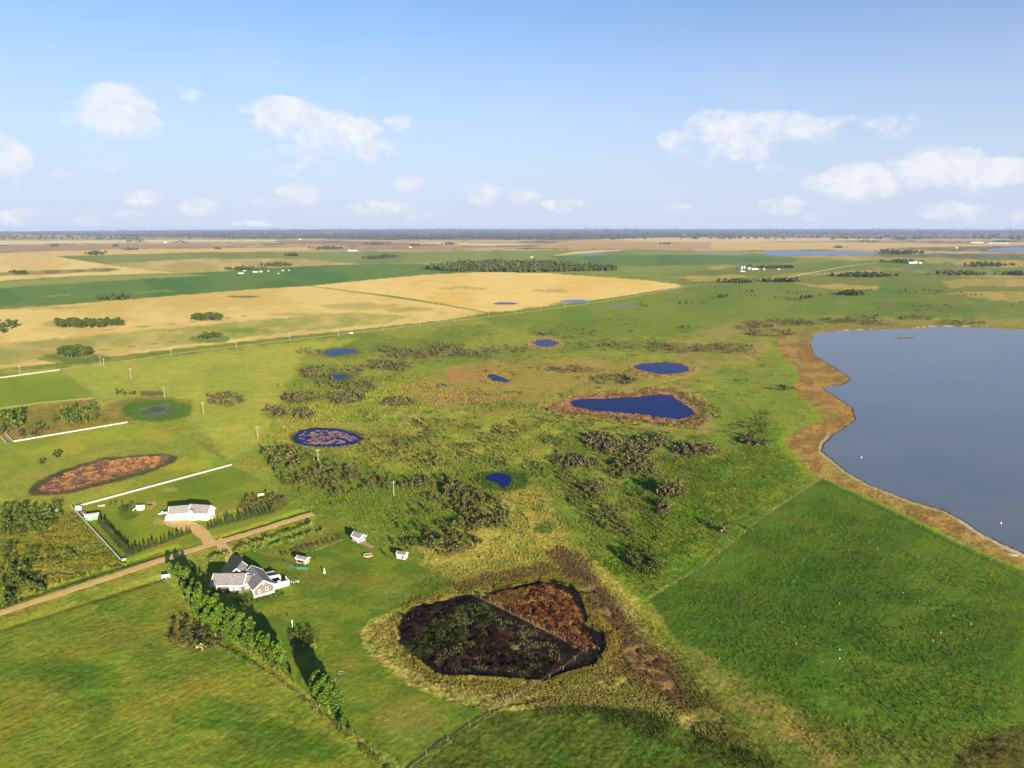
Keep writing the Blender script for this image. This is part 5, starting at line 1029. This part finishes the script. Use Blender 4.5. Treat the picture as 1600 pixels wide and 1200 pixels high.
simple('boat', 130, 803, -42, 'small grey white boat lying between the trailer and the green shed', 'boat', greyM, lambda m: m.add([(-1.6,-.5,.1),(1.2,-.5,.1),(2.0,0,.3),(1.2,.5,.1),(-1.6,.5,.1),(-1.7,-.75,.8),(1.3,-.7,.8),(2.4,0,.95),(1.3,.7,.8),(-1.7,.75,.8)], [(0,1,2,3,4),(5,6,7,8,9),(0,1,6,5),(1,2,7,6),(2,3,8,7),(3,4,9,8),(4,0,5,9)]))
wb = tag(at(403, 776.5, 8, 'white_bench'), 'white garden bench behind the fenced oval bed', 'bench'); MB().box(0, 2.8, 0, .5, .5, .58).build('seat', trimW, wb); MB().box(0, 2.8, .48, .55, .6, 1.25).build('backrest', trimW, wb)
for x in (.1, 2.6): MB().box(x, x + .1, .05, .45, 0, .5).build('leg', trimW, wb)
wp = tag(at(253, 905, 20, 'sign_panel'), 'white blank panel on legs at the road end of the windbreak', 'sign'); MB().box(0, 2.6, 0, .12, .6, 1.5).build('panel', trimW, wp)
for x in (.1, 1.25, 2.4): MB().box(x, x + .1, .01, .11, 0, .6).build('leg', trimW, wp)
fr_ = tag(at(459, 908, 0, 'fire_pit'), 'ring of pale stones around a fire pit right of the deck', 'fire pit')
for k_ in range(9):
    a = k_ * 2 * math.pi / 9; mb = MB(); rocks(mb, 1, .02, .38, k_); mb.build('stone', palewM if k_ % 3 else greyM, fr_, (math.cos(a) * .85, math.sin(a) * .85, 0))
MB().cyl(0, 0, 0, .12, .5).build('ash', darkM, fr_)
simple('tree_stump', 466, 909, 0, 'pale stump beside the stone fire pit', 'stump', palewM, lambda m: m.cyl(0, 0, -.1, .6, .35, .3))
op = tag(at(575, 868, 8, 'seating_ring'), 'oval wooden seating ring with a log in the middle, below the boardwalk', 'seating ring')
rg_ = MB(); n = 20
for k_ in range(n):
    a, b = 2 * math.pi * k_ / n, 2 * math.pi * (k_ + 1) / n; rg_.beam((1.75 * math.cos(a), 1.35 * math.sin(a), .2), (1.75 * math.cos(b), 1.35 * math.sin(b), .2), .22, .4)
rg_.build('rim', palewM, op); MB().beam((-.8, -.2, .25), (.9, .3, .25), .4).build('log', woodM, op); MB().cyl(0, 0, -.02, .06, 1.5, 1.5, 16).build('sand', mat('tan_sand', (.55, .42, .26), .95), op)
simple('garden_ornament', 507, 895, 0, 'slim white garden ornament alone on the lawn', 'ornament', trimW, lambda m: m.cyl(0, 0, 0, .3, .4, .35).cyl(0, 0, .3, 1.3, .22, .12).cyl(0, 0, 1.3, 1.6, .28, .1))
simple('lawn_hoop', 533, 1051, 0, 'pale hoop lying on the lawn between windbreak and marsh', 'hoop', palewM, lambda m: [m.beam((.9 * math.cos(k_ * .52), .6 * math.sin(k_ * .52), .08), (.9 * math.cos((k_ + 1) * .52), .6 * math.sin((k_ + 1) * .52), .08), .1) for k_ in range(10)])
ge_ = tag(at(447, 879, 0, 'garden_edging'), 'teal edging boards around the garden patch below the open shed', 'garden edging')
E_ = [G(444, 877), G(452, 883), G(464, 888.5), G(480, 889), G(482, 885.5)]
for i in range(4):
    a, b = E_[i], E_[i + 1]; MB().beam((a[0] - ge_.location.x, a[1] - ge_.location.y, .3), (b[0] - ge_.location.x, b[1] - ge_.location.y, .3), .15, .7).build('board', mat('teal_board', (.03, .14, .12), .6), ge_)
for px_, py_, lb in ((447,880,'a'),(452,882,''),(458,884,''),(464,886,''),(470,887,''),(475,886,'')): x, y = G(px_, py_); bush_obj(1, hedM, x, y, .75, .7, 'garden_plant', 'leafy green plant in the teal-edged garden patch', 'plants of the teal-edged garden', 'plant')
br = tag(at(308, 993, 0, 'brush_pile'), 'heap of dead brown branches inside the ring of bushes left of the windbreak', 'brush pile')
bm = MB(); rr_ = random.Random(4)
for _ in range(150):
    a = rr_.random() * 6.28; r0 = abs(rr_.gauss(0, 2.0)); x, y, z = math.cos(a) * r0, math.sin(a) * r0 * .8, max(0, 1.8 - r0 * .5) * rr_.random(); an = rr_.random() * 6.28; l_ = rr_.uniform(.8, 1.9)
    bm.beam((x, y, z), (x + math.cos(an) * l_, y + math.sin(an) * l_, z + rr_.uniform(-.2, .7)), .09)
o = bm.build('branch', brwnM, br); o['kind'] = 'stuff'
lp = tag(at(457, 981, 0, 'yard_lamp'), 'white yard lamp post throwing a thin shadow on the lawn', 'lamp post'); MB().cyl(0, 0, 0, 1.95, .06, .05).build('post', trimW, lp); MB().cyl(0, 0, 1.95, 2.35, .2, .24, 8).cyl(0, 0, 2.35, 2.5, .27, .05, 8).build('lamp_head', trimW, lp)
# vehicles ---------------------------------------------------------------------------
tyreM = mat('tyre_rubber', (.02, .02, .02), .8, .1, 5); silv = mat('silver_rim', (.5, .5, .5), .3, .03, 5, .5, metal=.6); whP = mat('white_car_paint', (.80, .80, .79), .25, .02, 2, .6); lampM = mat('lamp_glass', (.6, .6, .6), .1, .02, 5, .8)
def vehicle(name, px_, py_, rz, label, cat, paint_m, prof, glass, wd=1.8, wheels=(.85, 3.6)):
    t_ = tag(at(px_, py_, rz, name), label, cat); MB().ext(prof, -wd / 2, wd / 2).build('body', paint_m, t_)
    for gpoly in glass:
        for s_ in (-1, 1): MB().ext(gpoly, s_ * (wd / 2 + .004), s_ * (wd / 2 + .03)).build('window', glassM, t_)
    for xw in wheels:
        for s_ in (-1, 1):
            w_ = MB(); n = 12; vs = [(xw + .34 * math.cos(2 * math.pi * i / n), s_ * (wd / 2 - .16), .34 + .34 * math.sin(2 * math.pi * i / n)) for i in range(n)] + [(xw + .34 * math.cos(2 * math.pi * i / n), s_ * (wd / 2 + .06), .34 + .34 * math.sin(2 * math.pi * i / n)) for i in range(n)]
            w_.add(vs, [tuple(range(n)), tuple(range(n, 2 * n))[::-1]] + [(i, (i + 1) % n, n + (i + 1) % n, n + i) for i in range(n)]); wo_ = w_.build('wheel', tyreM, t_)
            r_m = MB(); r_m.add([(xw + .2 * math.cos(2 * math.pi * i / n), s_ * (wd / 2 + .07), .34 + .2 * math.sin(2 * math.pi * i / n)) for i in range(n)], [tuple(range(n))]); r_m.build('rim', silv, wo_)
    for s_ in (-1, 1): MB().box(-.03, .0, s_ * (wd / 2 - .42) - .16, s_ * (wd / 2 - .42) + .16, .62, .80).build('headlight', lampM, t_)
    return t_
van = [(0,.3),(0,.95),(.9,1.15),(1.5,1.95),(4.9,1.98),(5.0,.3)]; vg = [[(1.0,1.2),(1.55,1.85),(2.3,1.85),(2.3,1.2)]]
car = [(0,.3),(.0,.75),(1.1,.95),(1.75,1.42),(3.2,1.45),(3.9,1.0),(4.4,.95),(4.45,.3)]; cg = [[(1.3,.98),(1.8,1.37),(2.45,1.4),(2.45,.98)],[(2.52,.98),(2.52,1.4),(3.15,1.4),(3.7,1.0)]]
v1 = vehicle('van', 262, 814.5, 100, 'white van parked nose out at the left end of the white bungalow', 'van', whP, van, vg, 1.9, (.95, 4.0))
MB().add([(.93, -.8, 1.17), (.93, .8, 1.17), (1.47, .75, 1.90), (1.47, -.75, 1.90)], [(0, 1, 2, 3)]).build('windscreen', glassM, v1); MB().box(-.05, -.003, -.5, .5, .4, .6).build('grille', darkM, v1)
v2 = vehicle('car', 270.5, 815, 100, 'white car parked between the van and the gravel drive', 'car', whP, car, cg, 1.75, (.85, 3.55))
MB().add([(1.15, -.72, 1.0), (1.15, .72, 1.0), (1.72, .66, 1.42), (1.72, -.66, 1.42)], [(0, 1, 2, 3)]).build('windscreen', glassM, v2); MB().box(-.05, -.003, -.4, .4, .38, .58).build('grille', darkM, v2)
vehicle('car', 545.5, 521.3, 6, 'white car driving on the pale highway between two poles', 'car', whP, car, cg, 1.8, (.85, 3.55))
tr_ = tag(at(251, 806, 12, 'flatbed_trailer'), 'trailer with a teal covered load and white rails at the left end of the bungalow', 'trailer')
MB().box(0, 3.6, 0, 2.2, .5, .65).build('bed', greyM, tr_); MB().add([(.7,.2,.65),(3.5,.2,.65),(3.5,2.0,.65),(.7,2.0,.65),(.9,.6,1.5),(3.4,.5,1.6),(3.4,1.6,1.6),(.9,1.5,1.4)], [(0,1,2,3),(4,5,6,7),(0,1,5,4),(1,2,6,5),(2,3,7,6),(3,0,4,7)]).build('tarp', tealM, tr_)
rl = MB()
for a, b in (((0, 0, 1.1), (3.6, 0, 1.1)), ((0, 2.2, 1.1), (3.6, 2.2, 1.1)), ((0, 0, 1.1), (0, 2.2, 1.1)), ((0, 0, .6), (0, 0, 1.1)), ((0, 2.2, .6), (0, 2.2, 1.1)), ((3.6, 0, .6), (3.6, 0, 1.1)), ((-1.2, 1.1, .5), (0, .3, .6)), ((-1.2, 1.1, .5), (0, 1.9, .6))): rl.beam(a, b, .16)
rl.build('rail', trimW, tr_); MB().cyl(1.6, -.1, .0, .6, .3).cyl(1.6, 2.3, .0, .6, .3).build('wheel', tyreM, tr_)
# fences ----------------------------------------------------------------------------------
fenceW = mat('white_vinyl', (.27, .265, .24), .45, .02, 2, .3); wireM = mat('wire', (.16, .14, .11), .8, .1, 3, .1); postM = mat('weathered_post', (.13, .11, .08), .85, .2, 2)
def white_fence(pts, label, h=1.25):
    h *= .78; P = [Vector((*G(*p_), 0)) for p_ in pts]; t_ = empty('white_fence', P[0]); tag(t_, label, 'fence'); po = MB()
    for r_ in range(4):
        mb = MB(); z = .22 + r_ * (h - .22) / 3.6
        for a, b in zip(P[:-1], P[1:]): mb.beam((a - P[0]) + Vector((0, 0, z)), (b - P[0]) + Vector((0, 0, z)), .05, .19)
        mb.build('rail', fenceW, t_)
    for a, b in zip(P[:-1], P[1:]):
        n = max(1, int((b - a).length / 2.4))
        for k_ in range(n + 1): q = a.lerp(b, k_ / n) - P[0]; po.box(q.x - .07, q.x + .07, q.y - .07, q.y + .07, -.1, h + .1)
    o = po.build('post', fenceW, t_); o['kind'] = 'stuff'
white_fence([(118,793.5),(362,727.5)], 'long white fence between the pink reed pond and the bungalow yard', 1.3)
white_fence([(112,792.5),(190,877),(197,875.5)], 'white fence running down beside the dense spruce hedge to the road', 1.2)
white_fence([(62,806),(91,798.5)], 'short white fence behind the big dark thicket at the left edge', 1.2)
white_fence([(22,691),(199,661)], 'white fence along the near side of the bushy lot at left', 1.3)
white_fence([(21,690.5),(8,677)], 'short white fence closing the left end of the bushy lot', 1.2)
white_fence([(2,684),(10,692.5)], 'tiny white fence piece at the left edge beside the bushy lot', 1.2)
white_fence([(-70,600),(0,591.3),(93,579)], 'white fence beside the highway at the left edge', 1.5)
def wire_fence(pts, label, gap=6, w=.10, h=1.15):
    P = [Vector((*G(*p_), 0)) for p_ in pts]; t_ = empty('wire_fence', P[0]); tag(t_, label, 'fence'); po = MB(); wi = MB()
    for a, b in zip(P[:-1], P[1:]):
        n = max(1, int((b - a).length / gap))
        for z in (.5, .85, 1.15): wi.beam((a - P[0]) + Vector((0, 0, z)), (b - P[0]) + Vector((0, 0, z)), .014)
        for k_ in range(n + (b == P[-1])): q = a.lerp(b, k_ / n) - P[0]; po.beam((q.x, q.y, -.2), (q.x + random.uniform(-.05, .05), q.y, h), w)
    o = po.build('post', postM, t_); o['kind'] = 'stuff'; wi.build('wire', wireM, t_)
wire_fence([(200,660),(245,664),(290,683),(363,727),(460,785),(487,800)], 'post and wire fence from the lot corner past the pink pond to the road end')
wire_fence([(500,806),(530,812),(560,828),(620,865),(712,912),(738,927)], 'post and wire fence along the upper edge of the brown house lawn')
wire_fence([(738,927),(780,947),(850,982),(917,1016)], 'fence line crossing the dark marsh diagonally', 4, .13)
wire_fence([(917,1016),(880,1046),(765,1114),(700,1156),(630,1204)], 'fence running from the marsh down to the bottom edge', 5, .12)
wire_fence([(545,1146),(600,1190),(625,1215)], 'fence continuing the windbreak line to the bottom edge', 4, .12)
wire_fence([(1015,935),(1090,893),(1190,811),(1285,748)], 'fence along the upper left edge of the dark green pasture')
wire_fence([(1290,752),(1400,806),(1600,902)], 'fence between the dark green pasture and the lake shore')
wire_fence([(93,579),(112,590),(150,622)], 'fence dropping from the end of the highway fence to the bushy lot')
wire_fence([(330,1008),(430,1062),(480,1100),(530,1140)], 'fence along the foot of the windbreak', 4)
# poles -----------------------------------------------------------------------------------
poleW = mat('sunlit_pole_wood', (.26, .23, .17), .85, .12, 2)
def pole(px_, py_, h, label, group=None, rz=25, thick=1.0):
    x, y = G(px_, py_); t_ = empty('utility_pole', (x, y, float(zg(x, y))), R(rz)); tag(t_, label, 'pole', group)
    MB().cyl(0, 0, -.3, h, .19 * thick, .12 * thick, 8).build('post', poleW, t_); MB().box(-1.0, 1.0, -.07 * thick, .07 * thick, h - .75, h - .6).build('crossarm', poleW, t_); ins = MB()
    for x_ in (-.85, 0, .85): ins.cyl(x_, 0, h - .6 if x_ else h, h - .38 if x_ else h + .2, .07 * thick, .05, 6)
    ins.build('insulator', mat('grey_insulator', (.5, .5, .48), .4), t_)
for (a, b, h), lb in zip([(163,574,8),(205,591,8),(257,621,7.8),(318,647,7.8),(403,685,7.6),(497.5,724,7.6),(615.4,774,7.0)],
    ['utility pole just below the highway, right-hand of the close pair','utility pole alone in the yellow pasture below the highway','utility pole behind the round green marsh','utility pole right of the round green marsh','utility pole left of the round blue pond',
     'utility pole just below the round blue pond','utility pole nearest the camera, beside the curved thicket']): pole(a, b, h, lb)
hp = [(32,587.5),(157.5,571),(267.5,557.5),(369.5,544.5),(453,533.5),(529,525.5),(597,517.5),(656.5,510.5),(711,503.5),(764,497),(806,490.5),(844.5,485),(882.5,480),(917,475.5),(950,469.5),(982,464),(1039.5,457.5),(1065,452.5),(1089,449),(1132,446),(1152,443.5)]
ordn = ['first','second','third','fourth','fifth','sixth','seventh','eighth','ninth','tenth','eleventh','twelfth','thirteenth','fourteenth','fifteenth','sixteenth','seventeenth','eighteenth','nineteenth','twentieth','twenty-first','twenty-second','twenty-third','twenty-fourth','twenty-fifth','twenty-sixth']
for k_, (a, b) in enumerate(hp): pole(a, b, 8.5, ordn[k_] + ' utility pole from the left along the pale highway', 'utility poles along the highway', 5, .9 + k_ * .02)
# far farms --------------------------------------------------------------------------------
barnW = mat('weathered_white_boards', (.29, .29, .28), .7, .05, .5)
def barn(px_, py_, l_, w_, h, label, m=None, group=None, rz=0, roof=None, name='farm_building', cat='farm building'):
    x, y = G(px_, py_); t_ = empty(name, (x, y, float(zg(x, y))), R(rz)); tag(t_, label, cat, group)
    l_, w_, h = l_ * .72, w_ * .72, h * .72; gable(t_, -l_ / 2, l_ / 2, 0, w_, h * .62, h, 'x', m or barnW, (barnW if roof is trimW else roof) or rfG, .3); return t_
barn(376, 428, 17, 9, 5, 'long white barn at the left end of the far farmyard', roof=trimW); barn(398.5, 425.8, 17, 8, 5, 'white house in the middle of the far farmyard', roof=trimW); barn(407.5, 425.4, 9, 7, 5, 'smaller white building right beside the far white house', roof=trimW)
barn(441.5, 423.5, 8, 7, 4, 'white shed at the right end of the far farmyard', roof=trimW); barn(451.5, 423, 5, 5, 3, 'tiny white shed beyond the right end of the far farmyard', roof=trimW); barn(419, 424, 7, 6, 4, 'tan shed in front of the far shelterbelt', palewM); barn(435, 428, 5, 4, 3, 'small pale shed alone in the far green field', palewM); barn(382, 423.8, 10, 6, 4, 'grey shed behind the long white barn', greyM)
barn(1160.5, 424.8, 16, 8, 4, 'long white shed nearest in the right-hand farm', roof=trimW); barn(1180, 421.5, 26, 9, 6, 'long white barn in the right-hand farm', roof=trimW); barn(1151, 420.3, 7, 6, 4, 'small white shed left in the right-hand farm', roof=trimW); barn(1194, 421.5, 8, 7, 6, 'pale gabled house at the dark trees of the right-hand farm', palewM); barn(1217, 421.5, 12, 8, 5, 'grey shed right in the right-hand farm', greyM)
def bin_(px_, py_, r, h, label, group=None, m=None):
    x, y = G(px_, py_); t_ = empty('grain_bin', (x, y, float(zg(x, y)))); tag(t_, label, 'grain bin', group)
    MB().cyl(0, 0, -.2, h, r, r, 14).build('wall', m or mat('galvanised_steel', (.30, .31, .33), .35, .04, 1, .5, metal=.3), t_); MB().cyl(0, 0, h, h + r * .55, r * 1.03, r * .12, 14).build('roof', barnW, t_)
bin_(1158.6, 420.8, 4, 8, 'left tall bin of the right-hand farm'); bin_(1162.6, 420.6, 4, 8, 'right tall bin of the right-hand farm')
bin_(1169.5, 421.3, 6, 5, 'low round grey bin before the long white barn', None, greyM)
for k_ in range(9): bin_(1545 + k_ * 3.6, 381.0, 5.5, 10, 'white grain bin in the long row on the right-hand horizon', 'white grain bins in the row on the right')
for k_, px_ in enumerate((1519, 1524, 1529, 1534)): barn(px_, 379.4, 34, 16, 9, ordn[k_] + ' white shed left of the row of grain bins', group='white sheds left of the bins', roof=trimW)
for k_, px_ in enumerate((545.5, 549.2, 552.6, 556.6)): barn(px_, 392.6, 17 if k_ != 3 else 10, 10, 10, ordn[k_] + ' white building from the left in the far row above the green field', group='far row of white buildings', roof=trimW)
barn(1424, 412, 22, 12, 9, 'left white building at the right-hand shelterbelt', roof=trimW); barn(1431, 411.8, 16, 12, 11, 'middle white building at the right-hand shelterbelt', roof=trimW); barn(1438.5, 411.8, 14, 12, 8, 'right white building at the right-hand shelterbelt', roof=trimW)
barn(831, 402.8, 14, 10, 8, 'pale house left behind the large dark wood', palewM); barn(258, 379.2, 30, 16, 12, 'bright white building far off on the left', roof=trimW); barn(641, 387, 22, 12, 9, 'white building beside the far bluff in the middle', roof=trimW); barn(1495, 388, 14, 10, 8, 'small white building before the tan field on the right', roof=trimW)
barn(469, 374, 30, 20, 14, 'white building on the far middle plain', roof=trimW); barn(1069, 367.5, 60, 30, 20, 'white building below the distant upland', roof=trimW)
# stones, birds ----------------------------------------------------------------------------
stM = mat('pale_fieldstone', (.35, .34, .30), .8, .08, 4)
for k_, (a, b) in enumerate([(1371.5,857),(1240,908),(1285,904.5),(1411,926),(1311.5,943),(1437,939),(1490,962),(1517,975),(1222,972),(1257,979),(1470,988),(1312,1015),(1244,1006),(1312,1029),(1458,1001),(1260,828)]):
    simple('fieldstone', a, b, 20 * k_, 'small pale stone scattered in the dark green pasture', 'stone', stM, lambda m: rocks(m, 1, .05, .26, k_), 'pale stones in the dark green pasture')
def bird(px_, py_, label):
    x, y = G(px_, py_); t_ = empty('waterbird', (x, y, .02), R(40)); t_.scale = (.65, .65, .65); tag(t_, label, 'bird'); b = MB(); n = 8
    for k_, (xa, r0, z0) in enumerate([(-.7,.05,.35),(-.45,.25,.25),(-.05,.33,.22),(.3,.25,.22),(.5,.08,.3)]): b.v += [(xa, r0 * math.cos(2 * math.pi * i / n), z0 + r0 * math.sin(2 * math.pi * i / n)) for i in range(n)]
    for k_ in range(4): b.f += [(k_ * n + i, k_ * n + (i + 1) % n, k_ * n + n + (i + 1) % n, k_ * n + n + i) for i in range(n)]
    b.beam((.35, 0, .3), (.6, 0, .8), .14).beam((.6, 0, .8), (.8, 0, .78), .16); b.build('body', trimW, t_); MB().beam((.8, 0, .77), (.95, 0, .74), .06).build('beak', mat('orange_beak', (.7, .3, .05), .6), t_)
bird(1346, 715, 'white waterbird on the lake off the shore bend'); bird(1564, 818, 'white waterbird on the lake near the lower right shore')
tufts('reeds', ell(1412, 528, 16, 3), 90, .35, .7, tufM, 18, 'low reeds on a bar near the far lake shore', .5, 14, .5); 
# ================================================================== haze
hb = MB().box(-62000, 62000, -62000, 62000, -420, 126).build('haze', None); hm = bpy.data.materials.new('summer_haze'); hm.use_nodes = True; t = hm.node_tree; t.nodes.clear()
pv = t.nodes.new('ShaderNodeVolumePrincipled'); pv.inputs['Color'].default_value = (.37, .45, .68, 1); pv.inputs['Density'].default_value = 3.3e-5; pv.inputs['Anisotropy'].default_value = 0
oo = t.nodes.new('ShaderNodeOutputMaterial'); t.links.new(pv.outputs[0], oo.inputs['Volume']); hb.data.materials.append(hm); tag(hb, 'thin summer haze over the whole plain', None, None, 'stuff')
